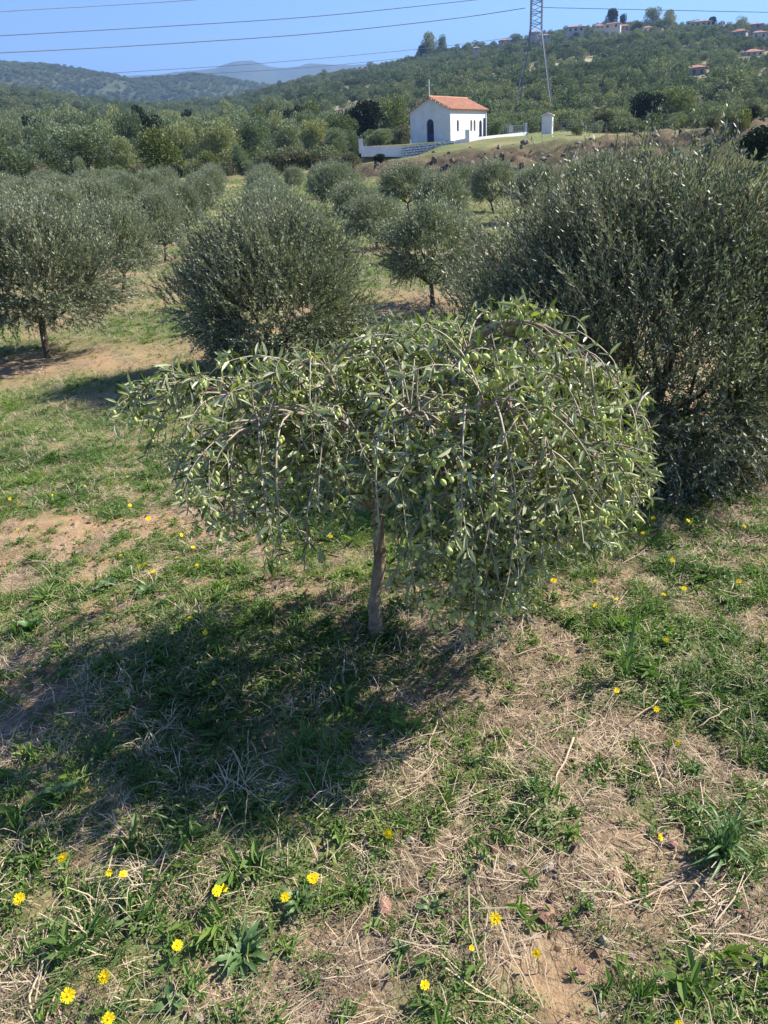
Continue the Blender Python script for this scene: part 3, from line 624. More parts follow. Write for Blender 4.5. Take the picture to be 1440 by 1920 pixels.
# ------------------------------------------------------------------ the weeping olive in front
FB = hit(705, 1195); FBn = np.array(FB)
root = link('weeping_olive_tree', None, None, FB, label='small weeping olive tree loaded with green olives, nearest to the viewer', category='olive tree')
def fp(u, v, D): return np.array(at(u, v, D)) - FBn
def spline(C, n):
    C = np.asarray(C); m = len(C); t = np.linspace(0, m - 1, n); out = []
    for q in t:
        i = min(int(q), m - 2); f = q - i; p0 = C[max(i - 1, 0)]; p1 = C[i]; p2 = C[i + 1]; p3 = C[min(i + 2, m - 1)]
        out.append(.5 * ((2 * p1) + (-p0 + p2) * f + (2 * p0 - 5 * p1 + 4 * p2 - p3) * f * f + (-p0 + 3 * p1 - 3 * p2 + p3) * f ** 3))
    return np.array(out)
FD = math.hypot(FB.x, FB.y)
tp = spline([np.array([0, 0, -.05]), np.array([0, 0, .0]), fp(706, 1130, FD), fp(709, 1050, FD), fp(712, 980, FD), fp(716, 935, FD + .02)], 16)
tp = spline(tp, 60); rt = np.interp(np.linspace(0, 1, 60), [0, .06, .12, .2, .6, 1], [.054, .040, .029, .024, .021, .020]); sk = np.linspace(0, 1, 60); rt = rt * (1 + .10 * np.sin(sk * 31) * np.sin(sk * 9)); tp[:, 0] += .006 * np.sin(sk * 13); tp[:, 1] += .006 * np.cos(sk * 10)
V, Fq = tube(tp, rt, 18); th_ = np.tile(np.arange(18), 60) * 2 * PI / 18; ax_ = np.repeat(tp, 18, 0); V = ax_ + (V - ax_) * (1 + .22 * (fbm(np.cos(th_) * 2.5 + 9, np.sin(th_) * 2.5 + V[:, 2] * 9, 3, 4) - .5)[:, None] * 2 + .07 * np.sin(th_ * 5 + V[:, 2] * 14)[:, None])
link('trunk', mesh('trunk', V, [Fq], [M['bark_pale']], None, True), root)
LIMBS = [
 [(712, 960, 2.36), (660, 900, 2.34), (590, 850, 2.33), (500, 790, 2.33), (420, 735, 2.32), (330, 728, 2.32), (270, 740, 2.32)],
 [(712, 960, 2.36), (650, 915, 2.42), (600, 830, 2.52), (520, 745, 2.6), (430, 712, 2.65), (320, 722, 2.62)],
 [(714, 950, 2.36), (690, 860, 2.30), (640, 800, 2.22), (560, 775, 2.18), (470, 800, 2.12), (420, 860, 2.10)],
 [(716, 940, 2.37), (720, 850, 2.42), (716, 740, 2.50), (722, 660, 2.56), (738, 600, 2.60)],
 [(716, 940, 2.37), (780, 900, 2.36), (850, 840, 2.34), (862, 760, 2.33), (866, 690, 2.34), (885, 650, 2.36), (930, 612, 2.38), (1000, 606, 2.38), (1090, 650, 2.36), (1160, 720, 2.34)],
 [(862, 760, 2.33), (868, 700, 2.36), (900, 655, 2.42), (960, 625, 2.5), (1050, 645, 2.55), (1140, 705, 2.55), (1190, 780, 2.5)],
 [(716, 940, 2.37), (735, 880, 2.26), (728, 830, 2.18), (750, 790, 2.12), (800, 775, 2.06), (850, 830, 2.0), (870, 910, 1.96)],
 [(716, 940, 2.37), (800, 905, 2.42), (900, 850, 2.5), (1000, 790, 2.58), (1090, 790, 2.6), (1160, 850, 2.58)],
 [(780, 900, 2.36), (880, 850, 2.24), (960, 780, 2.16), (1040, 770, 2.12), (1110, 850, 2.1), (1150, 950, 2.1)],
 [(735, 880, 2.26), (800, 830, 2.14), (880, 770, 2.06), (950, 760, 2.0), (1010, 850, 1.97), (1040, 960, 1.97)],
 [(720, 850, 2.42), (800, 740, 2.5), (860, 690, 2.62), (950, 660, 2.7), (1040, 680, 2.72)],
 [(720, 950, 2.36), (760, 900, 2.2), (830, 900, 2.08), (880, 980, 2.0), (900, 1090, 1.98)],
 [(800, 830, 2.14), (900, 860, 2.05), (980, 950, 2.0), (1010, 1070, 2.0)],
 [(600, 830, 2.52), (620, 720, 2.58), (640, 660, 2.62), (680, 650, 2.62)],
 [(690, 860, 2.30), (640, 760, 2.3), (610, 690, 2.32), (560, 690, 2.32), (500, 740, 2.28)],
]
limbP = []; rF = np.random.default_rng(77)
for k, C in enumerate(LIMBS):
    P = spline([fp(*c) for c in C], 22); r0 = [.017, .014, .013, .014, .018, .010, .013, .013, .011, .010, .009, .008, .008, .008, .008][k]
    V, Fq = tube(P, np.linspace(r0, r0 * .2, 22) * (1 + .1 * np.sin(np.arange(22) * 1.7 + k)), 7); limbP.append(P)
    link('branch', mesh('branch', V, [Fq], [M['bark_pale']], None, True), root)
# arching, drooping shoots
def lw_img(p):
    q = CAMR.inverted() @ (Vector(p) + FB - Vector((0, 0, CAMZ))); return 720 + F_PX * q.x / -q.z, 960 - F_PX * q.y / -q.z
SH = []
wl = np.array([1.2, 1.05, 1.0, .6, 1.1, .95, 1.3, 1.2, 1.2, 1.2, .7, .8, .7, .35, .55]); wl /= wl.sum()
# lower outline of the crown as seen from the front: how far shoots may hang down
UPX = [190, 330, 450, 560, 640, 700, 740, 800, 870, 930, 1000, 1100, 1180, 1240]; UPY = [695, 682, 670, 650, 635, 600, 578, 608, 598, 558, 560, 615, 692, 755]
LOWX = [180, 240, 330, 400, 470, 560, 640, 680, 720, 760, 830, 900, 1000, 1040, 1100, 1180, 1240]
LOWY = [730, 800, 940, 960, 1020, 1060, 1010, 960, 1080, 1140, 1150, 1190, 1140, 1040, 1030, 1000, 900]
for q in range(490):
    k = rF.choice(len(LIMBS), p=wl); P = limbP[k]; i0 = rF.integers(5, 22); p = P[i0].copy(); tan = norm((P[min(i0 + 1, 21)] - P[i0 - 1])[None])[0]
    a = rF.uniform(0, 2 * PI); side = np.array([math.cos(a), math.sin(a), 0]); L = rF.uniform(.30, .72); kind = rF.random()
    d = tan * .6 + side * .75 + np.array([0, 0, rF.uniform(.1, 1.0)]); grav = rF.uniform(.16, .34)
    if kind > .80: grav *= .25; d[2] += .7; L *= .42
    d = norm(d[None])[0]; S = 14; st = L / S; pts = [p.copy()]
    for s in range(S):
        d = norm((d + np.array([0, 0, -grav]) + rF.normal(0, .05, 3))[None])[0]
        if d[2] < -.9: grav = .05
        p = p + d * st; u, v = lw_img(p)
        lim = np.interp(u, LOWX, LOWY) + rF.normal(0, 25)
        if v > lim or u < 195 or u > 1245 or v < np.interp(u, UPX, UPY) + rF.normal(0, 8): break
        pts.append(p.copy())
    if rF.random() < .75 and fbm(np.array([pts[-1][0] * 8 + 40]), np.array([pts[-1][2] * 8 + pts[-1][1] * 6 + 30]), 404, 2)[0] < .38: continue
    if len(pts) >= 5: SH.append(spline(pts, 14))
SH = np.array(SH); nS = len(SH)
# side twigs that hang from the shoots
TW = []
for q in range(int(nS * 2.6)):
    s = rF.integers(nS); i0 = rF.integers(2, 13); p = SH[s][i0].copy(); a = rF.uniform(0, 2 * PI); d = norm((norm((SH[s][i0] - SH[s][i0 - 1])[None])[0] * .7 + np.array([math.cos(a), math.sin(a), .25]) * .8)[None])[0]; L = rF.uniform(.07, .19); pts = [p.copy()]; ok = True
    for z in range(6):
        d = norm((d + np.array([0, 0, -.17]))[None])[0]; p = p + d * L / 6; pts.append(p.copy())
    u, v = lw_img(p)
    if np.interp(u, UPX, UPY) - 6 < v < np.interp(u, LOWX, LOWY) + 40 and 190 < u < 1240 and p[2] > .03: TW.append(spline(pts, 14))
TW = np.array(TW); ALL = np.concatenate([SH, TW])
rad = np.concatenate([np.linspace(.0042, .0017, 14)[None] * rF.uniform(.6, 1.25, (nS, 1)), np.linspace(.0016, .0008, 14)[None] * np.ones((len(TW), 1))])
V, Fq = strips(ALL, rad); link('twigs', mesh('twigs', V, [Fq], [M['twig']], None, True), root, kind='stuff')
LP = []; LD = []; LL = []; OP = []; clus = np.clip(fbm(ALL[:, 6, 0] * 5 + 9, ALL[:, 6, 2] * 5 + ALL[:, 6, 1] * 3, 303, 2) * 3 - 1, 0, 1)
for s, P in enumerate(ALL):
    ln = np.linalg.norm(np.diff(P, axis=0), axis=1).sum(); main = s < nS; np_ = int(ln / (.034 if main else .022)); ph = rF.uniform(0, PI)
    for k in range(np_):
        t = (k + .5 + rF.uniform(-.3, .3)) / np_
        if main and t < .25: continue
        f = t * 13; i0 = min(int(f), 12); p = P[i0] + (P[i0 + 1] - P[i0]) * (f - i0); ax = norm((P[i0 + 1] - P[i0])[None])[0]
        b1 = norm(np.cross(ax, [.2, .1, 1.])[None])[0]; b2 = np.cross(ax, b1); aa = ph + k * PI / 2
        for sg in (0, PI):
            if rF.random() < .12: continue
            o_ = b1 * math.cos(aa + sg) + b2 * math.sin(aa + sg); LP.append(p); LD.append(ax * rF.uniform(.15, .8) + o_ * .9 + np.array([0, 0, -.05]) + rF.normal(0, .3, 3)); LL.append(.049 * rF.uniform(.5, 1.3) * (1 - .25 * t))
        if rF.random() < (.17 if main else .19) * (.3 + 1.4 * clus[s]):
            c = rF.integers(1, 4)
            for z in range(c): OP.append(p + np.array([rF.normal(0, .008), rF.normal(0, .008), -.012 - .012 * rF.random()]) + ax * rF.uniform(-.02, .02))
LP = np.array(LP); LD = norm(np.array(LD)); LL = np.array(LL); OP = np.array(OP); nL = len(LP)
# leaves lie roughly with the upper face to the sky
nrm = np.tile([0, 0, 1.], (nL, 1)) + rF.normal(0, .8, (nL, 3)); camL = np.array([0, 0, CAMZ]) - FBn
lf_mesh = mesh('leaf', *(lambda a: (a[0], [a[1]]))(leaf6(np.zeros((1, 3)), np.array([[1., 0, 0]]), np.array([[0, 0, 1.]]), [1.0], [.235], .1)), [M['leaf_near']])
dc = np.linalg.norm(LP - camL, axis=1); order = np.argsort(dc + rF.random(nL) * .12); pick = order[:290]; rest = np.setdiff1d(np.arange(nL), pick)
V, Fq = leaf6(LP[rest], LD[rest], nrm[rest], LL[rest], LL[rest] * rF.uniform(.20, .27, len(rest)), .10)
link('foliage', mesh('foliage', V, [Fq], [M['leaf_near']]), root, kind='stuff')
def put(name, me, p, d, nm, s, parent):
    x = Vector(d).normalized(); y = Vector(nm).cross(x).normalized(); z = x.cross(y); o_ = link(name, me, parent)
    o_.matrix_basis = Matrix.Translation(Vector(p)) @ Matrix((x, y, z)).transposed().to_4x4() @ Matrix.Diagonal((s[0], s[1], s[2], 1)); return o_
for k in pick: put('leaf', lf_mesh, LP[k], LD[k], nrm[k], (LL[k],) * 3, root)
def olivemesh(mat):
    prof_ = [(0, -1), (.45, -.86), (.80, -.45), (.92, 0), (.78, .48), (.42, .86), (.0, 1.02)]; V = []; Fq = []; K = 8
    for (r_, z_) in prof_: V += [(r_ * math.cos(a), r_ * math.sin(a), z_) for a in np.arange(K) * 2 * PI / K]
    for i in range(len(prof_) - 1):
        for j in range(K): Fq.append((i * K + j, i * K + (j + 1) % K, (i + 1) * K + (j + 1) % K, (i + 1) * K + j))
    return np.array(V, float), np.array(Fq)
oV, oF = olivemesh(None)
om = mesh('olive', oV * [.0076, .0076, .0106], [oF], [M['olive']], None, True)
dc = np.linalg.norm(OP - camL, axis=1); order = np.argsort(dc + rF.random(len(OP)) * .2); pk = order[:290]; rs_ = order[290:]
for k in pk:
    o_ = link('olive', om, root, OP[k], 0, float(rF.uniform(.8, 1.15))); o_.rotation_euler = (rF.normal(0, .4), rF.normal(0, .4), 0)
sc_ = rF.uniform(.75, 1.15, len(rs_)); Vv = (oV[None] * np.array([.0076, .0076, .0106]) * sc_[:, None, None] + OP[rs_][:, None]).reshape(-1, 3); Ff = (oF[None] + (np.arange(len(rs_)) * len(oV))[:, None, None]).reshape(-1, 4)
link('olives', mesh('olives', Vv, [Ff], [M['olive']], None, True), root, kind='stuff')
print('weeping: shoots', nS, 'twigs', len(TW), 'leaves', nL, 'olives', len(OP))

# ------------------------------------------------------------------ woods: generic clumpy trees
def clump_tree(seed, nleaf, lsz, mat, asp=1.0, trunk=True, lobes=9, open_=0.0, trunkh=.12, up=.35):
    """unit tree: height 1, width about 1; leaf clumps gathered in lobes"""
    r = np.random.default_rng(seed); cz = []; 
    for k in range(lobes):
        a = r.uniform(0, 2 * PI); rr_ = .30 * math.sqrt(r.random()) * asp; z = r.uniform(trunkh + .2, .80); cz.append((math.cos(a) * rr_ * (1.15 - .5 * z), math.sin(a) * rr_ * (1.15 - .5 * z), z, r.uniform(.13, .24)))
    cz.append((0, 0, .52, .27)); cz = np.array(cz); k = r.integers(0, len(cz), nleaf); d = norm(r.normal(0, 1, (nleaf, 3))); f = r.uniform(.55, 1.05, nleaf) ** (.6)
    P = cz[k, :3] + d * (cz[k, 3] * f * (1 + open_ * r.normal(0, .3, nleaf)))[:, None] * [1.05, 1.05, 1.0]; P = P[P[:, 2] > trunkh * .6] if len(P) else P; nl_ = len(P); d = d[:nl_]
    ld = norm(d + np.array([0, 0, up]) + r.normal(0, .6, (nl_, 3))); L = lsz * r.uniform(.5, 1.3, nl_); V, Fq = leaf4(P, ld, d + r.normal(0, .4, (nl_, 3)), L, L * .55)
    crown = mesh('crown', V, [Fq], [mat])
    parts = [tube(np.array([[0, 0, -.05], [.01, 0, .1], [0, .01, .35], [0, 0, .6]]), np.array([.035, .026, .02, .008]), 6)]
    for q in range(5):
        c_ = cz[q]; parts.append(tube(np.array([[0, 0, .15 + .05 * q], c_[:3] * [.5, .5, .8], c_[:3]]), np.array([.016, .011, .004]), 4))
    tv, tf = merge(parts); return mesh('trunk', tv, [tf], [M['twig_dark']], None, True), crown
W_OL = [clump_tree(300 + k, 9000, .036, M['leaf_wood'], lobes=11, trunkh=.0, up=.9) for k in range(3)]
W_OK = [clump_tree(310 + k, 6500, .038, M['leaf_oak'], lobes=12, trunkh=.02) for k in range(3)]
W_YE = [clump_tree(320, 3600, .06, M['leaf_yellow'], lobes=9, open_=.6)]
W_DK = [clump_tree(330, 5200, .055, M['leaf_dark'], lobes=12), clump_tree(331, 5200, .055, M['leaf_dark'], lobes=9, asp=.7)]
W_SH = [clump_tree(340 + k, 2600, .07, M['shrub'], lobes=10, open_=.5, trunkh=.0, up=.8) for k in range(2)]
W_SG = [clump_tree(345 + k, 3800, .05, M['leaf_oak'], lobes=11, trunkh=-.05, up=.6) for k in range(2)] + [clump_tree(349, 3800, .05, M['leaf_wood'], lobes=11, trunkh=-.05, up=.6)]
kinds = dict(sg=(W_SG, 'low green bush'), ol=(W_OL, 'grey-green rounded olive tree'), ok=(W_OK, 'mid-green bushy tree'), ye=(W_YE, 'yellow-green leafy tree'), dk=(W_DK, 'very dark evergreen tree'), sh=(W_SH, 'brownish dry shrub'))
def wood(u, vbase, wpx, vtop, D, kd, label, name='tree', i=0, cat='tree', grp=None):
    az, _ = px_azel(u, vbase); p = at(u, vbase, D); z = tz1(p.x, p.y); top = at(u, vtop, D).z; H = max(top - z, .8); W = min(wpx * D / 1560.0, H * (1.35 if cat != 'tree' else 2.2))
    if cat != 'tree' and kd == 'ok': kd = 'sg'
    tm, cm = kinds[kd][0][i % len(kinds[kd][0])]; kw = dict(label=label, category=cat)
    if grp: kw['group'] = grp
    return place_tree(tm, cm, (p.x, p.y, z - .05), (u * .37 + D) % 6.28, (W * 1.12, W * 1.12, H * 1.02), name=name, **kw)
g1 = 'trees along the hedge line beyond the orchard'
FR = [(12, 335, 140, 230, 62, 'ol', 'huge rounded grey-green olive tree cut by the photo edge beyond the orchard'), (98, 330, 80, 250, 66, 'ol', 'grey bushy olive next to the huge rounded one beyond the orchard'), (168, 330, 130, 228, 68, 'ol', 'wide grey-green tree beyond the orchard, taller than the low grey one beside it'), (243, 328, 66, 246, 66, 'ol', 'grey tree squeezed between the wide one and the yellow-green one'),
 (306, 332, 82, 238, 64, 'ye', 'bright yellow-green tree in the hedge line beyond the orchard'), (345, 330, 80, 228, 74, 'ol', 'pale grey tree just behind the bright yellow-green one'), (392, 330, 56, 282, 62, 'ye', 'low yellowish bush in front of the grey hedge trees'), (420, 325, 90, 216, 74, 'ol', 'tall grey olive tree above the low yellowish bush'), (478, 322, 86, 216, 76, 'ol', 'tall grey-green tree with a flat top near the far grass lane'), (452, 318, 34, 262, 62, 'ol', 'narrow little grey tree in front of the flat-topped one'),
 (545, 315, 78, 217, 80, 'ol', 'rounded grey tree behind the tall dry reeds'), (592, 300, 62, 222, 84, 'ol', 'mid-sized grey tree to the left of the dark evergreens'), (640, 300, 62, 232, 82, 'ol', 'small grey-green tree below the dark evergreens'), (660, 272, 60, 240, 84, 'ol', 'low pale tree touching the end post of the white wall'), (151, 325, 26, 292, 60, 'ol', 'tiny grey shrub in front of the wide grey-green tree'),
 (686, 262, 84, 184, 98, 'dk', 'very dark dense tree left of the chapel'), (735, 250, 72, 176, 104, 'ok', 'tall dark green tree directly behind the chapel front'), (752, 262, 46, 232, 90, 'sh', 'dry bush peeping over the low wall by the chapel'), (712, 270, 60, 238, 88, 'ol', 'low olive bush behind the white wall left of the chapel')]
for k, (u, vb, wp, vt, D, kd, lb) in enumerate(FR): wood(u, vb, wp, vt, D, kd, lb, i=k, grp=g1)
rW = np.random.default_rng(5); tops = {0: 205, 60: 205, 120: 200, 200: 198, 260: 190, 330: 200, 380: 200, 430: 195, 500: 205, 560: 192, 620: 205, 700: 195}
kk = 0
ordn = ['first', 'second', 'third', 'fourth', 'fifth', 'sixth', 'seventh', 'eighth', 'ninth', 'tenth', 'eleventh', 'twelfth', 'thirteenth', 'fourteenth', 'fifteenth', 'sixteenth', 'seventeenth', 'eighteenth', 'nineteenth', 'twentieth']
adj = {'ok': 'mid-green bushy', 'ol': 'grey-green rounded', 'dk': 'very dark evergreen', 'ye': 'yellowish leafy', 'sh': 'brownish dry'}
for row, (D, dt, st, rowname) in enumerate([(92, 14, 44, 'the second wood line'), (118, 2, 38, 'the third wood line'), (140, -6, 34, 'the back wood line')]):
    u = -25 + row * 13; c_ = 0
    while u < 680:
        kd = rW.choice(['ol', 'ol', 'ol', 'ok', 'ye' if rW.random() < .2 else 'ol', 'dk' if rW.random() < .3 else 'ol']); vt = np.interp(u, list(tops), list(tops.values())) + dt + rW.normal(0, 6)
        wood(u, 250, st * rW.uniform(1.1, 1.7), vt, D * rW.uniform(.94, 1.06), kd, '%s tree, %s from the left in %s' % (adj[kd], ordn[min(c_, 19)], rowname), i=int(rW.integers(3)), grp='trees of the wood beyond the orchard')
        u += st * rW.uniform(.75, 1.15); c_ += 1
# right side thicket, dark evergreen pair, shrubs
wood(1208, 240, 70, 168, 105, 'dk', 'dark cone-topped evergreen standing over the shrubs right of the pylon', i=0); wood(1268, 240, 72, 160, 110, 'ok', 'broad olive-green tree beside the dark cone-topped evergreen', i=1)
wood(1300, 235, 70, 190, 112, 'ok', 'low green tree leaning on the broad olive-green one', i=2); wood(1230, 245, 60, 205, 98, 'dk', 'low dark bush at the feet of the evergreen pair', i=1)
wood(931, 252, 34, 219, 80, 'ol', 'small grey olive tree inside the wall beside the chapel end', i=1)
SHR = [(690, 300, 50, 262), (1000, 245, 50, 212), (1060, 248, 60, 205), (1095, 250, 60, 203), (1130, 250, 66, 200), (1165, 252, 60, 208), (1100, 255, 46, 222), (1150, 258, 50, 224), (1190, 258, 46, 226), (1225, 260, 56, 228), (1265, 262, 60, 226), (1310, 262, 60, 222), (1345, 262, 60, 214), (1385, 262, 70, 208), (1430, 262, 70, 200), (1340, 240, 70, 190), (1400, 240, 80, 184), (1440, 235, 60, 180)]
c_ = 0
for q, (u, vb, wp, vt) in enumerate(SHR):
    kd = 'sh' if q % 3 else 'ok'
    if q == 0: continue
    wood(u, vb, wp * 1.5, vt + 3, 96 + (q % 4) * 5, kd, '%s shrub, %s from the left in the scrub behind the shrine box' % (adj[kd], ordn[c_]), 'shrub', q, 'shrub', 'shrubs of the scrub belt behind the chapel shelf'); c_ += 1
c_ = 0
for q, (u, vb, wp, vt, kd) in enumerate([(505, 325, 50, 285, 'sh'), (540, 325, 60, 275, 'sh'), (580, 322, 60, 278, 'sh'), (620, 318, 60, 280, 'sh'), (655, 305, 40, 284, 'sh'), (70, 335, 50, 300, 'sh'), (215, 335, 50, 300, 'ok'), (265, 335, 40, 305, 'sh'), (365, 335, 40, 298, 'ok'), (430, 330, 40, 300, 'sh'), (130, 338, 44, 312, 'dk'), (470, 330, 36, 300, 'ok'), (330, 336, 36, 306, 'dk')]):
    wood(u, vb, wp, vt, 61.5, kd, '%s bush, %s from the left along the ragged field edge' % (adj[kd], ordn[[3, 0, 0, 0, 0, 0, 0, 0, 0, 0, 0, 0, 0][0] * 0 + c_]), 'bush', q, 'bush', 'bushes along the ragged field edge'); c_ += 1
# bushes over the tipped earth on the right
for q, (u, vb, wp, vt, D, kd) in enumerate([(1425, 300, 120, 228, 36, 'dk'), (1380, 290, 90, 240, 40, 'ok'), (1440, 270, 110, 205, 44, 'ok'), (1335, 262, 40, 245, 47, 'sh'), (1400, 262, 80, 222, 43, 'dk')]):
    p = at(u, vb, D); lb = ['dark bush hanging over the shaded side of the tipped earth', 'green bush on top of the tipped earth slope', 'tall green bush at the photo edge above the tipped earth', 'dry little shrub beside the pale rocks', 'dark bush just behind the pale rocks'][q]
    wood(u, vb, wp, vt, D, kd, lb, 'bush', q, 'bush')
wood(712, 322, 92, 286, 63, 'dk', 'dark bush growing against the earth below the white wall end post', 'bush', 1, 'bush'); wood(668, 322, 50, 292, 64, 'ok', 'green bush left of the dark one below the white wall end post', 'bush', 2, 'bush')
p = hit(1085, 275); wood(1080, 272, 56, 258, 70, 'ok', 'low bright green patch of weeds on the earth shelf', 'bush', 1, 'bush')

# rocks on the bank and on the tipped earth
rk = [rockmesh(80 + s, 3, M['rock'], .7, .5) for s in range(3)]
RK = [(1362, 250, 26, 40, 'pale grey boulder crowning the tipped earth'), (1350, 265, 20, 39.5, 'pale boulder just under the crowning one'), (1376, 262, 22, 40.5, 'boulder beside the crowning one'), (1340, 282, 16, 39, 'small rock low on the tipped earth'), (984, 268, 14, 55, 'squared rock on the edge of the earth bank below the long wall'), (1120, 345, 18, 46, 'pale rock at the foot of the earth bank'), (1230, 320, 16, 44, 'dark rock in the bank behind the large olive'), (900, 300, 12, 52, 'small rock half way up the bank under the chapel'), (1190, 300, 18, 46, 'rock in the bank behind the tall shoots'), (1030, 305, 12, 50, 'brown rock in the bank above the dense olive'), (1060, 290, 14, 50, 'brown rock beside the weed patch on the bank')]
for q, (u, v, wp, D, lb) in enumerate(RK):
    p = at(u, v, D); z = tz1(p.x, p.y); s = wp * D / 1560 / 2; link('rock', rk[q % 3], None, (p.x, p.y, z + s * .25), q * 1.3, s, label=lb, category='rock')
hp = hit(1400, 392); n_ = 48; gx, gy = np.meshgrid(np.linspace(-1, 1, n_), np.linspace(-1, 1, n_)); hh = np.clip(1 - gx ** 2 - gy ** 2, 0, 1) ** .8 * .42 + (fbm(gx * 3, gy * 3, 7, 4) - .5) * .35 * (np.hypot(gx, gy) < .98) - .06
HX = hp.x + gx * 1.5; HY = hp.y + .5 + gy * .9; i = np.arange(n_ - 1)[:, None] * n_; j = np.arange(n_ - 1)[None]; HF = np.stack([i + j, i + j + 1, i + n_ + j + 1, i + n_ + j], -1).reshape(-1, 4)
link('earth_heap', mesh('earth_heap', np.stack([HX.ravel(), HY.ravel(), tz(HX.ravel(), HY.ravel()) + hh.ravel()], 1), [HF], [M['clod']], None, True), label='small heap of orange-brown earth on the grass at the field edge', category='earth heap')
x = rng.uniform(-3, 26, 9000); y = rng.uniform(36, 75, 9000); bm_ = bankmask(x, y) * (np.degrees(np.arctan2(x, y)) > -1) + np.exp(-(((x - 17.2) / 3.4) ** 2 + ((y - 37) / 4) ** 2)); k = rng.random(9000) < bm_ * .35; x, y = x[k], y[k]; nn = len(x); s = .03 + .26 * rng.random(nn) ** 6
scatter('bank_rubble', np.stack([x, y, tz(x, y)], 1), rotz(nn, .8), np.stack([s, s, s * .8], 1), rng.integers(0, 3, nn), rng.random(nn), [proto(rockmesh(90 + q, 1, M['rock'], .75, .5), 'br%d' % q) for q in range(3)], kind='stuff', label='loose stones and clods on the brown earth bank below the chapel', category='rubble')

# ------------------------------------------------------------------ hillside woods
H_T = []
for k in range(4):
    _, c_ = clump_tree(400 + k, 1000, .085, M['leaf_hill'], lobes=4, trunkh=.0, up=.5); H_T.append(c_)
H_O = []
for k in range(4):
    _, c_ = clump_tree(400 + k, 1000, .085, M['leaf_hill_obj'], lobes=4, trunkh=.0, up=.5); H_O.append(c_)
def hill_points(D0, D1, sp, a0=-31, a1=31, keep=1.0):
    P = []; y = D0
    n = int((math.radians(a1 - a0) / 2) * (D1 ** 2 - D0 ** 2) / (sp * sp) * keep); D = np.sqrt(rng.uniform(D0 ** 2, D1 ** 2, n)); a = np.radians(rng.uniform(a0, a1, n)); x = D * np.sin(a); y = D * np.cos(a)
    # jitter grid to avoid overlaps
    gx = np.floor(x / sp); gy = np.floor(y / sp); _, idx = np.unique(gx * 100003 + gy, return_index=True); x = (gx[idx] + .5 + rng.uniform(-.34, .34, len(idx))) * sp; y = (gy[idx] + .5 + rng.uniform(-.34, .34, len(idx))) * sp
    return x, y
x, y = hill_points(150, 760, 3.9, keep=3.2); D = np.hypot(x, y); az = np.degrees(np.arctan2(x, y)); bare = np.clip((fbm(x / 26, y / 26, 71) - .56) * 6, 0, 1); r2 = np.clip(1 - np.hypot((az - 23) / 3.2, (D - 260) / 90), 0, 1)
hz_ = np.ones(len(x), bool)
for (hu, hv, hD) in ((1408, 118, 320), (1302, 147, 250)):
    ha = px_azel(hu, hv)[0]; hz_ &= ~((np.abs(az - ha) < .8) & (D > hD - 45) & (D < hD + 9))
k = hz_ & (D < ridge1(az) + 30) & (rng.random(len(x)) < .93 - .8 * bare - .8 * np.clip(r2, 0, .5)) & (np.abs(az) < 31)
x, y, D, az = x[k], y[k], D[k], az[k]; z = tz(x, y, False); h = rng.uniform(2.0, 3.8, len(x)) * np.where(rng.random(len(x)) < .06, 1.6, 1)
tint = np.clip(.30 + (fbm(x / 30, y / 30, 72) - .5) * 1.5 + rng.normal(0, .17, len(x)), 0, 1)
vis = np.where((np.abs(az) < 26.0) & (D > 160))[0]; near = vis[np.argsort(D[vis])[:260]]; mk = np.ones(len(x), bool); mk[near] = False
for q in near:
    side = 'under the ridge houses' if az[q] > 3 else 'in the valley'
    link('hillside_tree', H_O[q % 4], None, (x[q], y[q], z[q] - .2), float(rng.uniform(0, 6.28)), (h[q] * 1.25, h[q] * 1.25, h[q]), label='rounded bushy tree low on the wooded slope ' + side, category='tree', group='rounded bushy trees on the lower slope ' + side)
x, y, z, h, tint = x[mk], y[mk], z[mk], h[mk], tint[mk]; nn = len(x); print('hill instances', nn)
scatter('hillside_woodland', np.stack([x, y, z - .2], 1), rotz(nn, .05), np.stack([h * 1.25, h * 1.25, h], 1), rng.integers(0, 4, nn), tint, [proto(m_, 'h%d' % q) for q, m_ in enumerate(H_T)], kind='stuff', label='dense mass of rounded olive and oak trees covering the hillside', category='woodland')
sx, sy = hill_points(62, 152, 2.1, keep=3.0); sD = np.hypot(sx, sy); sa_ = np.degrees(np.arctan2(sx, sy)); k = np.where(sa_ > -1.5, (sD > 90) & (sD < 150), (sD > 70)) & (rng.random(len(sx)) < .9) & ~((np.abs(sa_ - 10.5) < 1.0) & (sD > 160)); sx, sy = sx[k], sy[k]; nn = len(sx); sh_ = rng.uniform(.9, 2.3, nn)
scatter('scrub', np.stack([sx, sy, tz(sx, sy, False) - .15], 1), rotz(nn, .05), np.stack([sh_ * 1.35, sh_ * 1.35, sh_], 1), rng.integers(0, 4, nn), np.clip(rng.normal(.45, .25, nn), 0, 1), [proto(m_, 's%d' % q) for q, m_ in enumerate(H_T)], kind='stuff', label='low green and brownish scrub filling the ground behind the orchard and chapel shelf', category='scrub')
x, y = hill_points(720, 1750, 9.0, -31, 8, keep=2.5); D = np.hypot(x, y); az = np.degrees(np.arctan2(x, y)); bare = np.clip((fbm(x / 60, y / 60, 73) - .60) * 6, 0, 1); k = (D > ridge1(az) + 120) & (rng.random(len(x)) < .9 - .8 * bare); x, y = x[k], y[k]; nn = len(x); z = tz(x, y, False); h = rng.uniform(3.0, 6.5, nn); tint = np.clip(.28 + (fbm(x / 90, y / 90, 74) - .5) * 1.2 + rng.normal(0, .14, nn), 0, 1); print('far instances', nn)
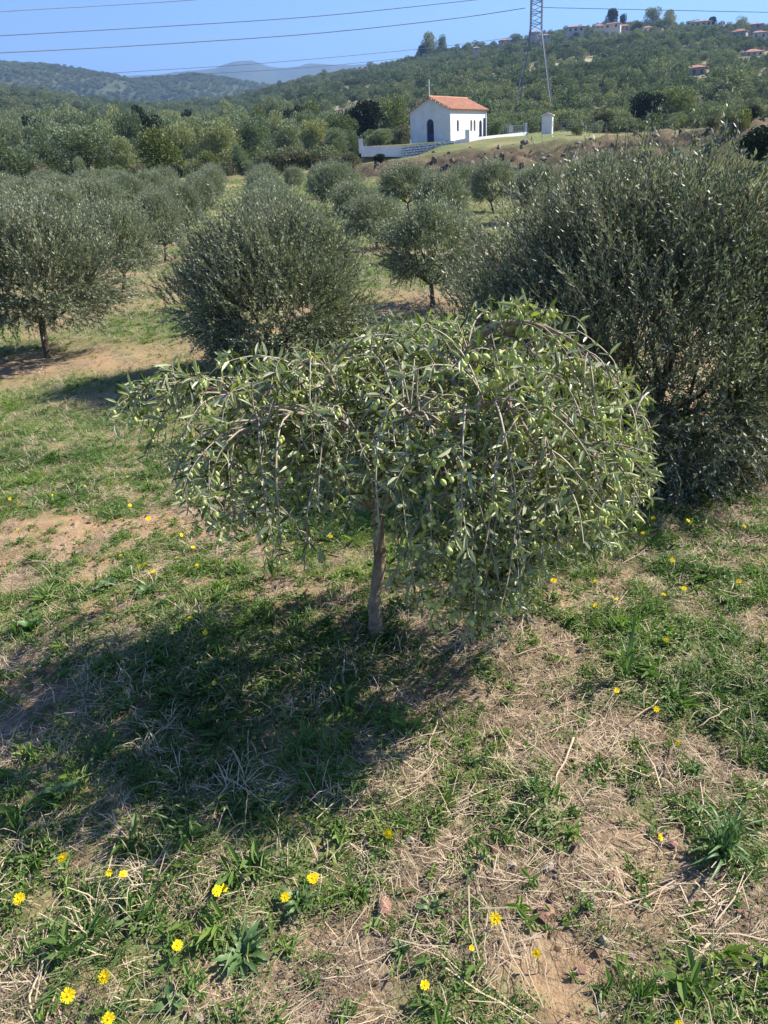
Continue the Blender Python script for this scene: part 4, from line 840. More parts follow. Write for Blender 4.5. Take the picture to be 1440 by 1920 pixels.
scatter('distant_woodland', np.stack([x, y, z - .3], 1), rotz(nn, .05), np.stack([h * 2.1, h * 2.1, h], 1), rng.integers(0, 4, nn), tint, [proto(m_, 'f%d' % q) for q, m_ in enumerate(H_T)], kind='stuff', label='scrub and trees covering the distant hills beyond the valley', category='woodland')
# tall trees on the skyline
for q, (u, vb, wp, vt, D, kd, lb) in enumerate([(808, 96, 34, 56, 560, 'ol', 'tall pale open tree on the skyline left of the pylon'), (829, 97, 24, 62, 565, 'ol', 'smaller pale tree beside the tall open one on the skyline'), (792, 98, 22, 82, 560, 'dk', 'dark low tree at the foot of the tall pale skyline tree'), (1149, 36, 26, 14, 520, 'dk', 'dark round-headed pine on the very top of the ridge'), (1168, 38, 14, 24, 520, 'dk', 'small dark pine next to the round-headed one'), (1222, 60, 32, 13, 500, 'ol', 'tall pale eucalyptus on the ridge'), (1250, 60, 28, 14, 500, 'ol', 'second tall eucalyptus on the ridge, nearer the red roofs'), (1236, 64, 40, 34, 495, 'ol', 'lower tree between the two eucalyptus crowns'), (1390, 46, 24, 30, 500, 'ok', 'green tree on the skyline by the house group'), (1334, 47, 18, 30, 505, 'dk', 'dark little tree on the skyline near the long roof'), (968, 80, 30, 62, 540, 'ok', 'bushy tree on the ridge behind the pylon leg'), (1300, 46, 26, 36, 505, 'ok', 'tree beside the long-roofed house on the ridge'), (1196, 50, 28, 34, 500, 'ok', 'bushy tree left of the eucalyptus pair'), (1093, 110, 44, 78, 400, 'dk', 'wide dark tree below the red-roofed ridge houses'), (1125, 112, 40, 86, 395, 'dk', 'wide dark tree next in line below the ridge houses'), (1056, 108, 36, 84, 400, 'dk', 'dark tree right of the pylon on the upper slope'), (1150, 118, 36, 92, 390, 'dk', 'dark tree at the end of the dark group on the upper slope'), (1378, 118, 26, 92, 330, 'ok', 'leafy tree beside the white two-storey house')]):
    wood(u, vb, wp, vt, D, kd, lb, i=q)

# ------------------------------------------------------------------ chapel
def rotm(a): return Matrix.Rotation(a, 3, 'Z')
MAGIC = 0
Cn = at(845, 267, 74.0); CZ = Cn.z
az_s = math.radians(math.degrees(math.atan2(Cn.x, Cn.y)) + 27)         # direction of the long side
su = Vector((math.sin(az_s), math.cos(az_s), 0)); fu = Vector((-math.cos(az_s), math.sin(az_s), 0))   # long side, front to the left
CW, CL, CH, CG = 3.95, 7.2, 2.62, .95
chap = link('chapel', None, None, (Cn.x, Cn.y, CZ), label='small whitewashed chapel with a terracotta tiled roof and blue doors', category='chapel')
chap.matrix_world = Matrix.Translation((Cn.x, Cn.y, CZ)) @ Matrix((su, fu, Vector((0, 0, 1)))).transposed().to_4x4()
# local frame: x along the side (away), y across the front (left), z up; origin at near corner
def wall_with_arches(axis, length, H, holes, depth, gable=0):
    """panel in plane (s,z), outer face at t=0, thickness inward; arches as polygons cut by building around them"""
    mb = MB(); K = 8; xs = [0]
    def P(s, z, t): return (s, t, z) if axis == 'x' else (t, s, z)
    def top(s): return H + (gable * (1 - abs(s - length / 2) / (length / 2)) if gable else 0)
    def quad(a, b, c_, d): mb.add([P(*a), P(*b), P(*c_), P(*d)], [(0, 1, 2, 3)])
    cur = 0
    segs = []
    for (s0, s1, z0, z1) in sorted(holes): segs.append((cur, s0, None)); segs.append((s0, s1, (z0, z1))); cur = s1
    segs.append((cur, length, None))
    for (a, b_, h_) in segs:
        pts = sorted(set([a, b_] + ([length / 2] if gable and a < length / 2 < b_ else [])))
        if h_ is None:
            for p_, q_ in zip(pts, pts[1:]): quad((p_, -.3, 0), (q_, -.3, 0), (q_, top(q_), 0), (p_, top(p_), 0))
        else:
            z0, z1 = h_; r_ = (b_ - a) / 2; zc_ = z1 - r_; c = (a + b_) / 2
            quad((a, -.3, 0), (b_, -.3, 0), (b_, z0, 0), (a, z0, 0))
            arc = [(c - r_ * math.cos(PI * k / K), zc_ + r_ * math.sin(PI * k / K)) for k in range(K + 1)]
            for (p_, q_) in zip(arc, arc[1:]): quad((p_[0], p_[1], 0), (q_[0], q_[1], 0), (q_[0], top(q_[0]), 0), (p_[0], top(p_[0]), 0))
            ring = [(a, z0)] + arc + [(b_, z0)]
            for (p_, q_) in zip(ring, ring[1:] + ring[:1]): quad((*p_, 0), (*q_, 0), (*q_, depth), (*p_, depth))
    return mb
def arch_fill(axis, s0, s1, z0, z1, t, name, mat, parent, th=.04):
    mb = MB(); K = 8; r_ = (s1 - s0) / 2; c = (s0 + s1) / 2; zc_ = z1 - r_
    ring = [(s0, z0)] + [(c - r_ * math.cos(PI * k / K), zc_ + r_ * math.sin(PI * k / K)) for k in range(K + 1)] + [(s1, z0)]
    def P(s, z, tt): return (s, tt, z) if axis == 'x' else (tt, s, z)
    n_ = len(ring); mb.add([P(s, z, t) for s, z in ring] + [P(s, z, t + th) for s, z in ring], [tuple(range(n_)), tuple(range(n_, 2 * n_))[::-1]] + [(k, (k + 1) % n_, n_ + (k + 1) % n_, n_ + k) for k in range(n_)])
    return link(name, mb.build(name, [mat]), parent)
side_h = [(CL * .17, CL * .17 + .42, .85, 1.75), (CL * .545, CL * .545 + .40, .85, 1.75), (CL * .64, CL * .64 + .40, .85, 1.75), (CL * .80, CL * .80 + .62, 0.02, 1.72)]
fd = (CW / 2 - .36, CW / 2 + .36, .05, 1.92)
link('side_wall', wall_with_arches('x', CL, CH, side_h, .22).build('side_wall', [M['whitewash']]), chap)
link('front_wall', wall_with_arches('y', CW, CH, [fd], .25, CG).build('front_wall', [M['whitewash']]), chap)
mb = MB(); mb.add([(0, CW, -.3), (CL, CW, -.3), (CL, CW, CH), (0, CW, CH)], [(0, 1, 2, 3)]); mb.add([(CL, 0, -.3), (CL, CW, -.3), (CL, CW, CH), (CL, CW / 2, CH + CG), (CL, 0, CH)], [(0, 1, 2, 3, 4)]); link('rear_wall', mb.build('rear_wall', [M['whitewash']]), chap)
def door_parts(axis, s0, s1, z0, z1, t, double):
    d_ = arch_fill(axis, s0 + .005, s1 - .005, z0, z1 - .005, t, 'door', M['blue_paint'], chap); mb = MB(); c = (s0 + s1) / 2; dz = z1 - z0; wv = (s1 - s0)
    for a0, a1 in ((s0 + .07, c - .03), (c + .03, s1 - .07)):
        mb2 = MB(); cc = (a0 + a1) / 2; zc_ = z0 + dz * .60
        pos = (cc, t - .012, zc_) if axis == 'x' else (t - .012, cc, zc_); sz = ((a1 - a0), .02, dz * .42) if axis == 'x' else (.02, (a1 - a0), dz * .42)
        mb2.box(pos, sz); link('pane', mb2.build('pane', [M['glass_dark']]), d_)
    return d_
door_parts('y', *fd, .14, True)
door_parts('x', *side_h[3], .12, True)
for (s0, s1, z0, z1) in side_h[:3]:
    wdw = arch_fill('x', s0 + .004, s1 - .004, z0, z1 - .004, .13, 'window', M['glass_dark'], chap); mb = MB(); c = (s0 + s1) / 2; mb.box((c, .115, (z0 + z1) / 2), (.035, .03, z1 - z0 - .03)); mb.box((c, .117, z0 + (z1 - z0) * .55), (s1 - s0 - .01, .022, .03)); link('frame', mb.build('frame', [M['blue_paint']]), wdw)
mb = MB(); mb.box((CL * .945, -.05, .95), (.16, .10, 1.9)); link('shutter', mb.build('shutter', [M['blue_paint']]), chap, label='narrow blue shutter at the far end of the side wall')
mb = MB(); mb.box((CL / 2, -.05, CH - .05), (CL + .16, .09, .10)); mb.box((CL / 2, CW + .05, CH - .05), (CL + .16, .09, .10)); link('cornice', mb.build('cornice', [M['whitewash']]), chap)
mb = MB(); mb.box((CL + .02, .0, CH / 2), (.10, .12, CH - .1)); link('pilaster', mb.build('pilaster', [M['whitewash']]), chap)
# roof: under-boards and rows of barrel tiles in courses
OV = .20; hw = CW / 2 + OV; pit = math.atan2(CG + .02, CW / 2); sl_ = hw / math.cos(pit); zr = CH + CG + .04; parts = []
def roof_side(sgn, name):
    mb = MB(); a = Vector((-OV, CW / 2, zr)); b_ = Vector((-OV, CW / 2 + sgn * hw, zr - hw * math.tan(pit))); e = Vector((CL + OV, 0, 0)) + Vector((OV, 0, 0))
    th = Vector((0, 0, -.07)); v = [a, b_, b_ + Vector((CL + 2 * OV, 0, 0)), a + Vector((CL + 2 * OV, 0, 0))]; mb.add(v + [q + th for q in v], [(0, 1, 2, 3), (7, 6, 5, 4), (0, 4, 5, 1), (1, 5, 6, 2), (2, 6, 7, 3), (3, 7, 4, 0)])
    deck = link(name, mb.build(name, [M['roof_tile']]), chap)
    d = (b_ - a).normalized(); up_ = Vector((1, 0, 0)).cross(d); up_ = up_ if up_.z > 0 else -up_
    Vs = []; Fs = []; n0 = 0; ncol = 34; ncr = 7; K = 4
    for i_ in range(ncol):
        x0 = -OV + (i_ + .5) * (CL + 2 * OV) / ncol
        for j_ in range(ncr):
            s0 = sl_ * j_ / ncr; s1 = sl_ * (j_ + 1.12) / ncr; r0, r1 = .075, .092; jit = random.uniform(-.008, .008)
            for (s_, r_, h_) in ((s0, r0, .018), (s1, r1, .006)):
                for k in range(K + 1):
                    th_ = PI * k / K; q = a + d * s_ + Vector((x0 + OV + math.cos(th_) * r_ + jit, 0, 0)) + up_ * (math.sin(th_) * r_ * .75 + h_); Vs.append(tuple(q))
            for k in range(K): Fs.append((n0 + k, n0 + k + 1, n0 + K + 2 + k, n0 + K + 1 + k))
            Fs.append(tuple(n0 + K + 1 + k for k in range(K + 1))); n0 += 2 * (K + 1)
    me = bpy.data.meshes.new('tiles'); me.from_pydata(Vs, [], Fs); me.materials.append(M['roof_tile']); me.update(); link('tiles', me, deck, kind='stuff')
roof_side(-1, 'roof'); roof_side(1, 'roof')
mb = MB(); mb.tube([(-OV, CW / 2, zr + .03), (CL + OV, CW / 2, zr + .03)], .10, 8); link('ridge_tiles', mb.build('ridge_tiles', [M['roof_tile']]), chap)
for sgn in (-1, 1):
    for k in range(11):
        s_ = (k + .5) / 11 * hw; mb = MB(); mb.tube([(-OV - .10, CW / 2 + sgn * s_, zr - s_ * math.tan(pit) - .04), (-OV + .14, CW / 2 + sgn * s_, zr - s_ * math.tan(pit) - .04)], .055, 7); link('tile', mb.build('tile', [M['tile_mortar'] if k % 2 else M['roof_tile']]), chap)
mb = MB(); zc0 = zr + .02; mb.box((0.0, CW / 2, zc0 + .62), (.055, .06, 1.35)); mb.box((0.0, CW / 2, zc0 + .88), (.05, .78, .05)); link('cross', mb.build('cross', [M['iron']]), chap, label='plain white cross on the gable')

# whitewashed retaining wall: runs from the end post, past the chapel front, then up to the gate
def wall_run(pts, h, th, parent, name='wall', stones=False, cap=True):
    for q, (a, b_) in enumerate(zip(pts, pts[1:])):
        a, b_ = Vector(a), Vector(b_); mb = MB(); d = (b_ - a); d2 = Vector((d.x, d.y, 0)).normalized(); s = Vector((-d2.y, d2.x, 0)) * th / 2; hh = h[q] if hasattr(h, '__len__') else h; dn = Vector((0, 0, -.8 if not stones else -1.6))
        v = [a - s + dn, a + s + dn, b_ + s + dn, b_ - s + dn, a - s, a + s, b_ + s, b_ - s]
        mb.add(v, [(3, 2, 1, 0), (4, 5, 6, 7), (0, 1, 5, 4), (1, 2, 6, 5), (2, 3, 7, 6), (3, 0, 4, 7)]); link(name, mb.build(name, [M['joint'] if stones else M['whitewash']]), parent)
ww = link('retaining_wall', None, None, (0, 0, 0), label='low whitewashed stone retaining wall around the chapel yard', category='wall')
W0 = at(677, 274, 71); W1 = at(752, 274, 70.5); W1b = at(752, 275, 70.5); W2 = at(850, 264, 70); W3 = at(876, 259, 70.5); W4 = at(988, 247.5, 78)
wall_run([W0, W1], .5, .35, ww, 'plastered_wall')
wall_run([W2, W3], .5, .33, ww, 'plastered_wall')
wall_run([W3, W4], .5, .3, ww, 'plastered_wall')
wall_run([W1, W2], .5, .3, ww, 'stone_wall', True)
mb = MB(); mb.box(W0 + Vector((0, 0, .0)), (.38, .42, 1.1)); link('post', mb.build('post', [M['whitewash']]), ww, label='square white end post')
mb = MB(); mb.box(W3 + Vector((0, -.05, .05)), (.30, .30, 1.15)); link('post', mb.build('post', [M['whitewash']]), ww, label='post beside the plastered stretch')
mb = MB(); mb.box(W1 + (W2 - W1) * .5 + Vector((0, 0, -.02)), (1, 1, 1)); 
d = (W2 - W1); Ls = Vector((d.x, d.y, 0)).length; ux = Vector((d.x, d.y, 0)) / Ls; nx = Vector((ux.y, -ux.x, 0)); Vs = MB(); rs2 = random.Random(3)
for row in range(6):
    s = rs2.uniform(0, .1) - .02
    while s < Ls:
        wv = rs2.uniform(.18, .42); hv = .165; c_ = W1 + d * ((s + wv / 2) / Ls) + Vector((0, 0, -.09 - row * .185)) + nx * (.15 + rs2.uniform(.0, .03))
        R3 = Matrix((ux, nx, Vector((0, 0, 1)))).transposed() @ Matrix.Rotation(rs2.uniform(-.22, .22), 3, 'Y')
        gx = .02 + .03 * rs2.random()
        Vs.box(c_, (wv - gx, .10, hv - .012 - .03 * rs2.random()), R3, 0); s += wv
link('stones', Vs.build('stones', [M['whitewash']]), ww, kind='stuff', label='whitewashed stones with dark gaps between them')
# gate and railing at the far end of the wall
g_ = link('yard_gate', None, None, at(962, 250, 77.4), label='low iron railing gate with a white panel at the end of the yard wall', category='gate')
gb = at(962, 250, 77.4)
for k, (u0, u1, kind_) in enumerate([(944, 961, 'panel'), (963, 984, 'rail')]):
    a = at(u0, 245, 79) - gb; b_ = at(u1, 243.5, 79.4) - gb; a.z = b_.z = 0.0; mb = MB(); hgt = .62; base = at(u0, 250, 79).z - gb.z
    if kind_ == 'panel':
        for q in range(6): p_ = a + (b_ - a) * q / 5; mb.bar(p_ + Vector((0, 0, base)), p_ + Vector((0, 0, base + hgt)), .03)
        mb.bar(a + Vector((0, 0, base + hgt)), b_ + Vector((0, 0, base + hgt)), .04); link('railing', mb.build('railing', [M['iron']]), g_)
        mb = MB(); c = a * .2 + b_ * .8; mb.box(c + Vector((0, 0, base + .3)), (.34, .05, .55)); link('panel', mb.build('panel', [M['whitewash']]), g_)
    else:
        for q in range(8): p_ = a + (b_ - a) * q / 7; mb.bar(p_ + Vector((0, 0, base)), p_ + Vector((0, 0, base + hgt)), .03)
        for zz in (.1, hgt): mb.bar(a + Vector((0, 0, base + zz)), b_ + Vector((0, 0, base + zz)), .04)
        link('railing', mb.build('railing', [M['iron']]), g_); mb = MB(); mb.box(b_ + Vector((.1, 0, base + .35)), (.2, .2, .9)); link('post', mb.build('post', [M['whitewash']]), g_)
# white gravestone-like finial left of the chapel front
p = at(770, 269, 72.5); mb = MB(); mb.box((0, 0, .12), (.16, .16, .24)); mb.box((0, 0, .32), (.07, .07, .2)); link('stone_finial', mb.build('stone_finial', [M['whitewash']]), None, p - Vector((0, 0, .1)), label='tiny white stone finial on the wall at the chapel front corner', category='finial')
# shrine box
SB = at(1026, 249, 79); sz = tz1(SB.x, SB.y); zb = min(SB.z, sz + .3)
shr = link('shrine_box', None, None, (SB.x, SB.y, SB.z - .05), label='narrow white masonry kiosk with a small pitched roof on the grass by the wall', category='kiosk'); shr.rotation_euler = (0, 0, -az_s + PI / 2 + .25)
mb = MB(); mb.box((0, 0, .62), (.92, .92, 1.7)); link('body', mb.build('body', [M['whitewash']]), shr)
mb = MB(); a, hh = .56, .22; z0 = 1.47
mb.add([(-a, -a, z0), (a, -a, z0), (a, a, z0), (-a, a, z0), (-a, 0, z0 + hh), (a, 0, z0 + hh), (-a, -a, z0 - .07), (a, -a, z0 - .07), (a, a, z0 - .07), (-a, a, z0 - .07)], [(0, 1, 5, 4), (2, 3, 4, 5), (0, 4, 3), (1, 2, 5), (9, 8, 7, 6), (0, 6, 7, 1), (1, 7, 8, 2), (2, 8, 9, 3), (3, 9, 6, 0)]); link('roof', mb.build('roof', [M['tile_mortar']]), shr)
mb = MB(); mb.box((0, -.48, .75), (.34, .03, .5)); link('niche_door', mb.build('niche_door', [M['iron']]), shr)
# wire fence behind the shrine
fe = link('wire_fence', None, None, (0, 0, 0), label='thin wire fence on grey posts running from the shrine along the scrub', category='fence')
prev = None; net = MB()
for q in range(9):
    p = at(1040 + q * 12, 247 + q * 1.0, 84 + q * .6); z = tz1(p.x, p.y); p.z = z; mb = MB(); mb.bar(p, p + Vector((0, 0, 1.15)), .05); link('post', mb.build('post', [M['galv']]), fe)
    if prev is not None:
        for hh in (.15, .4, .65, .9, 1.1): net.bar(prev + Vector((0, 0, hh)), p + Vector((0, 0, hh)), .014)
    prev = p
link('wires', net.build('wires', [M['galv']]), fe)

# ------------------------------------------------------------------ electricity pylon
PB = at(1001, 216, 168); pz = tz1(PB.x, PB.y)
pyl = link('pylon', None, None, (PB.x, PB.y, pz), label='tall steel lattice electricity pylon behind the shrine', category='pylon'); pyl.rotation_euler = (0, 0, -.28)
def zat(v): return at(1001, v, 168).z - pz
def pw(z): return float(np.interp(z, [0, zat(55), 60], [3.45, .98, .85]))
levels = [0] + [zat(v) for v in (190, 170, 150, 132, 115, 99, 84, 70, 57, 45, 34, 24, 14, 4, -6, -18, -30, -45, -60, -80)]
HT = levels[-1]
for sx, sy in ((-1, -1), (1, -1), (1, 1), (-1, 1)):
    mb = MB(); ws = [pw(z) for z in levels]
    for (z0, w0), (z1, w1) in zip(zip(levels, ws), zip(levels[1:], ws[1:])): mb.bar((sx * w0, sy * w0, z0), (sx * w1, sy * w1, z1), .14)
    link('leg', mb.build('leg', [M['galv']]), pyl)
cs = [(-1, -1), (1, -1), (1, 1), (-1, 1)]
for k, (z0, z1) in enumerate(zip(levels, levels[1:])):
    w0, w1 = pw(z0), pw(z1)
    for q in range(4):
        a, b_ = cs[q], cs[(q + 1) % 4]
        if z0 > zat(60):
            mb = MB(); mb.bar((a[0] * w0, a[1] * w0, z0), (b_[0] * w1, b_[1] * w1, z1), .085); link('brace', mb.build('brace', [M['galv']]), pyl)
            if k % 2 == 0: mb = MB(); mb.bar((a[0] * w0, a[1] * w0, z0), (b_[0] * w0, b_[1] * w0, z0), .085); link('brace', mb.build('brace', [M['galv']]), pyl)
        else:
            # short stays knitting each big leg to its secondary leg
            e = .16
            mb = MB(); mb.bar((a[0] * w0, a[1] * w0, z0), (a[0] * w1 + (b_[0] - a[0]) * e * w1 * .6, a[1] * w1 + (b_[1] - a[1]) * e * w1 * .6, z1), .07); link('brace', mb.build('brace', [M['galv']]), pyl)
for q in range(4):   # long V braces of the lower part
    a, b_ = cs[q], cs[(q + 1) % 4]; zt = zat(60); wt = pw(zt); mid = ((a[0] + b_[0]) / 2 * wt, (a[1] + b_[1]) / 2 * wt, zt)
    for c_ in (a, b_):
        zl = zat(100); mb = MB(); w_ = pw(zl); mb.bar((c_[0] * w_, c_[1] * w_, zl), mid, .07); link('brace', mb.build('brace', [M['galv']]), pyl)
for q, (v, ln) in enumerate([(-28, 6.5), (-45, 8.0), (-60, 6.5)]):
    z = zat(v); mb = MB()
    for s in (-1, 1): mb.bar((s * .9, -.9, z), (s * ln, 0, z + .5), .12); mb.bar((s * .9, .9, z), (s * ln, 0, z + .5), .12); mb.bar((s * .9, 0, z + 1.6), (s * ln, 0, z + .5), .10)
    link('crossarm', mb.build('crossarm', [M['galv']]), pyl)
mb = MB()
for sx, sy in cs: mb.box((sx * 3.45, sy * 3.45, .1), (.9, .9, .9))
link('footing', mb.build('footing', [M['tile_mortar']]), pyl)

def wire(pts, rad, label):
    P = spline([np.array(at(*p)) for p in pts], 24); V, Fq = tube(P, rad, 4); link('power_line', mesh('power_line', V, [Fq], [M['wire']], None, True), label=label, category='power line', group='power lines across the valley')
wire([(-160, 38, 120), (0, 22, 128), (190, 11, 140), (360, 0, 150), (560, -18, 160)], .045, 'topmost wire, leaving the sky at the upper left')
wire([(-160, 76, 120), (0, 67, 126), (300, 50, 138), (600, 30, 150), (880, 1, 162), (1000, -14, 168)], .05, 'second wire from the top crossing the open sky')
wire([(-160, 104, 115), (0, 99, 122), (300, 83, 136), (600, 62, 150), (850, 35, 162), (985, 15, 168)], .055, 'third wire, reaching the pylon just above the hill')
wire([(1015, 14, 168), (1200, 18, 172), (1440, 23, 178), (1620, 25, 182)], .05, 'wire running from the pylon above the ridge houses')
wire([(-100, 158, 190), (225, 136, 205), (500, 118, 220), (775, 93, 240), (940, 73, 255), (1040, 58, 262)], .05, 'lower wire dipping against the distant hills left of the ridge')
wire([(-100, 172, 200), (265, 145, 215), (560, 128, 230), (800, 104, 245), (985, 80, 255)], .045, 'lowest wire across the wooded hills')
wire([(1040, 84, 250), (1150, 85, 252), (1300, 88, 255), (1500, 92, 258)], .05, 'pale wire crossing the upper slope below the ridge houses')

# ------------------------------------------------------------------ houses on the ridge
def house(u, v, wpx, hpx, D, yaw, wallm, roofm, label, storeys=1, deep=.8, hip=True, roofh=.3, wins=2, porch=False):
    if D > 380: v += 8; hpx *= .8; wpx *= .75; v += 2
    c = at(u, v, D); k = D / 1560.0; W = wpx * k; H = hpx * k; Dp = W * deep
    h_ = link('house', None, None, (c.x, c.y, c.z), label=label, category='house', group='houses on the hillside'); h_.rotation_euler = (0, 0, -math.atan2(c.x, c.y) + yaw)
    mb = MB(); mb.box((0, 0, H / 2 - 1.5), (W, Dp, H + 3)); wl_ = link('wall', mb.build('wall', [wallm]), h_)
    o_ = W * .06; a, b_ = W / 2 + o_, Dp / 2 + o_; rh = H * roofh; ins = min(a, b_) * (.9 if hip else 0)
    mb = MB(); mb.add([(-a, -b_, H), (a, -b_, H), (a, b_, H), (-a, b_, H), (-a + ins, 0, H + rh), (a - ins, 0, H + rh), (-a, -b_, H - .15), (a, -b_, H - .15), (a, b_, H - .15), (-a, b_, H - .15)], [(0, 1, 5, 4), (1, 2, 5), (2, 3, 4, 5), (3, 0, 4), (9, 8, 7, 6), (0, 6, 7, 1), (1, 7, 8, 2), (2, 8, 9, 3), (3, 9, 6, 0)])
    rf = link('roof', mb.build('roof', [roofm]), h_)
    mb = MB(); mb.box((W * .2, Dp * .1, H + rh * .9), (.6, .6, rh * .8)); link('chimney', mb.build('chimney', [wallm]), rf)
    for s in range(storeys):
        zc_ = H * (s + .55) / storeys
        for q in range(wins):
            x_ = -W / 2 + W * (q + .5) / wins; mb = MB(); mb.box((x_, -Dp / 2 - .03, zc_), (W * .12, .12, H / storeys * .42)); link('window', mb.build('window', [M['glass_dark']]), h_)
    if porch:
        mb = MB(); mb.box((0, -Dp / 2 - .8, H * .48), (W * .95, 1.6, .2)); link('balcony', mb.build('balcony', [wallm]), h_)
        for q in range(4):
            mb = MB(); mb.box((-W * .42 + W * .28 * q, -Dp / 2 - 1.4, H * .22), (.28, .28, H * .5)); link('column', mb.build('column', [wallm]), h_)
    return h_
HW, HS, HR = M['housewall'], M['stonewall'], M['houseroof']
house(1408, 118, 27, 15, 320, .35, HW, HR, 'white two-storey house with a columned porch on the right slope', 2, porch=True, wins=3)
house(1302, 147, 36, 15, 250, -.1, HS, HR, 'dark stone house with a red roof half hidden in trees on the lower slope', 1, wins=3)
house(1420, 66, 30, 13, 420, .3, HW, HR, 'white house with pink roof in the group at the ridge end', 1)
house(1385, 68, 30, 17, 425, -.2, HS, HR, 'grey stone house with a flat-looking red roof next to the pink-roofed one', 1)
house(1410, 48, 38, 10, 470, .1, HS, HR, 'long stone house behind the pink-roofed one', 1)
house(1312, 44, 44, 11, 490, .05, HW, HR, 'long low house with a wide reddish roof right of the eucalyptus', 1, wins=4)
house(1360, 48, 22, 8, 490, .1, HS, HR, 'small roofed house between the long low house and the stone group', 1)
house(1021, 66, 22, 9, 470, .45, HW, HR, 'cream gabled house close to the pylon', 1)
house(1003, 60, 20, 9, 480, .0, HW, HR, 'pale house seen through the pylon lattice', 1)
house(1078, 54, 36, 12, 470, .1, HW, HR, 'house with a brown hipped roof left of the white gable house', 1, wins=3)
house(1122, 54, 20, 14, 465, .3, HW, HR, 'bright white tall house in the middle of the ridge village', 2)
house(1148, 46, 36, 10, 475, -.1, HW, HR, 'red-roofed house beside the tall bright white one', 1)
house(1168, 52, 24, 12, 485, .2, HS, HR, 'small stone house just right of the ridge village centre', 1)
house(1212, 55, 20, 12, 470, .3, HW, HR, 'pale house behind the eucalyptus trunks', 1)
house(946, 75, 24, 9, 500, .2, HS, HR, 'ruined stone house left of the pylon on the skyline', 1)
house(892, 88, 16, 8, 450, .2, HS, M['stonewall'], 'small stone ruin among terraces left of the pylon', 1, wins=1)

# ------------------------------------------------------------------ flowers
def flower(ph, R, side=False):
    r = np.random.default_rng(int(ph * 1000)); V = []; Fq = []; n0 = 0
    Pp = []; Dd = []; LLn = []
    for ring, (nb, L, el) in enumerate([(19, R, .15), (15, R * .74, .40), (10, R * .45, .75)]):
        for k in range(nb):
            a = 2 * PI * (k + .3 * ring) / nb + r.normal(0, .05); Pp.append([math.cos(a) * R * .08, math.sin(a) * R * .08, 0]); Dd.append([math.cos(a), math.sin(a), el + r.normal(0, .06)]); LLn.append(L * r.uniform(.88, 1.08))
    Pp = np.array(Pp); Dd = norm(np.array(Dd)); LLn = np.array(LLn); S = norm(np.cross(Dd, [0, 0, 1.])); w0 = (LLn * .07)[:, None]; w1 = (LLn * .115)[:, None]; L_ = LLn[:, None]
    Vx = np.stack([Pp - S * w0, Pp + S * w0, Pp + Dd * L_ * .9 + S * w1, Pp + Dd * L_ * .9 - S * w1, Pp + Dd * L_ + S * w1 * .3 + [0, 0, -.0004]], 1).reshape(-1, 3); i = np.arange(len(Pp))[:, None] * 5
    return mesh('petals', Vx, [i + np.array([0, 1, 2, 3]), i + np.array([3, 2, 4])], [M['petal']])
pet = [flower(.1, .0165), flower(.2, .0165), flower(.3, .0165)]
mbc = MB(); mbc.tube([(0, 0, .0), (0, 0, .003), (0, 0, .005)], np.array([.0042, .0040, .002]), 8); corem = mbc.build('centre', [M['petal_core']], True)
mbc = MB(); mbc.tube([(0, 0, -.009), (0, 0, -.004), (0, 0, -.0005)], np.array([.0015, .0042, .0040]), 7); calm = mbc.build('calyx', [M['stem']], True)
FL = [(118, 1606, 1, 'yellow flower beside the dry brown straw pile'), (203, 1630, .8, 'half-closed yellow flower tilted away, paired with an orange one'), (231, 1633, .8, 'small orange-yellow flower next to the half-closed one'), (37, 1685, 1.15, 'big open yellow flower nearest the photo\'s left edge'), (405, 1660, .85, 'tilted yellow flower, first of a touching pair'), (419, 1655, .8, 'tilted yellow flower, second of a touching pair'), (586, 1636, 1, 'open yellow flower in the grass above the long-leaved rosette'), (535, 1677, .85, 'rounded yellow flower at the tip of the long-leaved rosette'), (331, 1762, 1, 'yellow flower between the rosette and the three lowest flowers'), (194, 1822, 1.15, 'upper one of the three big yellow flowers in the bottom corner'), (127, 1862, 1.1, 'leftmost of the three big yellow flowers in the bottom corner'), (202, 1903, 1.1, 'lowest of the three big yellow flowers in the bottom corner'), (728, 1562, .9, 'lone yellow flower at the middle of the picture\'s lower part'), (929, 1722, .95, 'yellow flower on the bare ground above the flat red stone'), (1007, 1788, 1.05, 'large yellow flower on a bare patch, fully open'), (884, 1780, .6, 'wilting yellow flower left of the large one on the bare patch'), (797, 1848, .8, 'greenish yellow flower near the bottom centre'), (1237, 1562, .95, 'yellow flower on a thin tall stalk beside the strap-leaved grass clump'), (1275, 1915, .7, 'yellow flower cut by the bottom edge of the photo')]
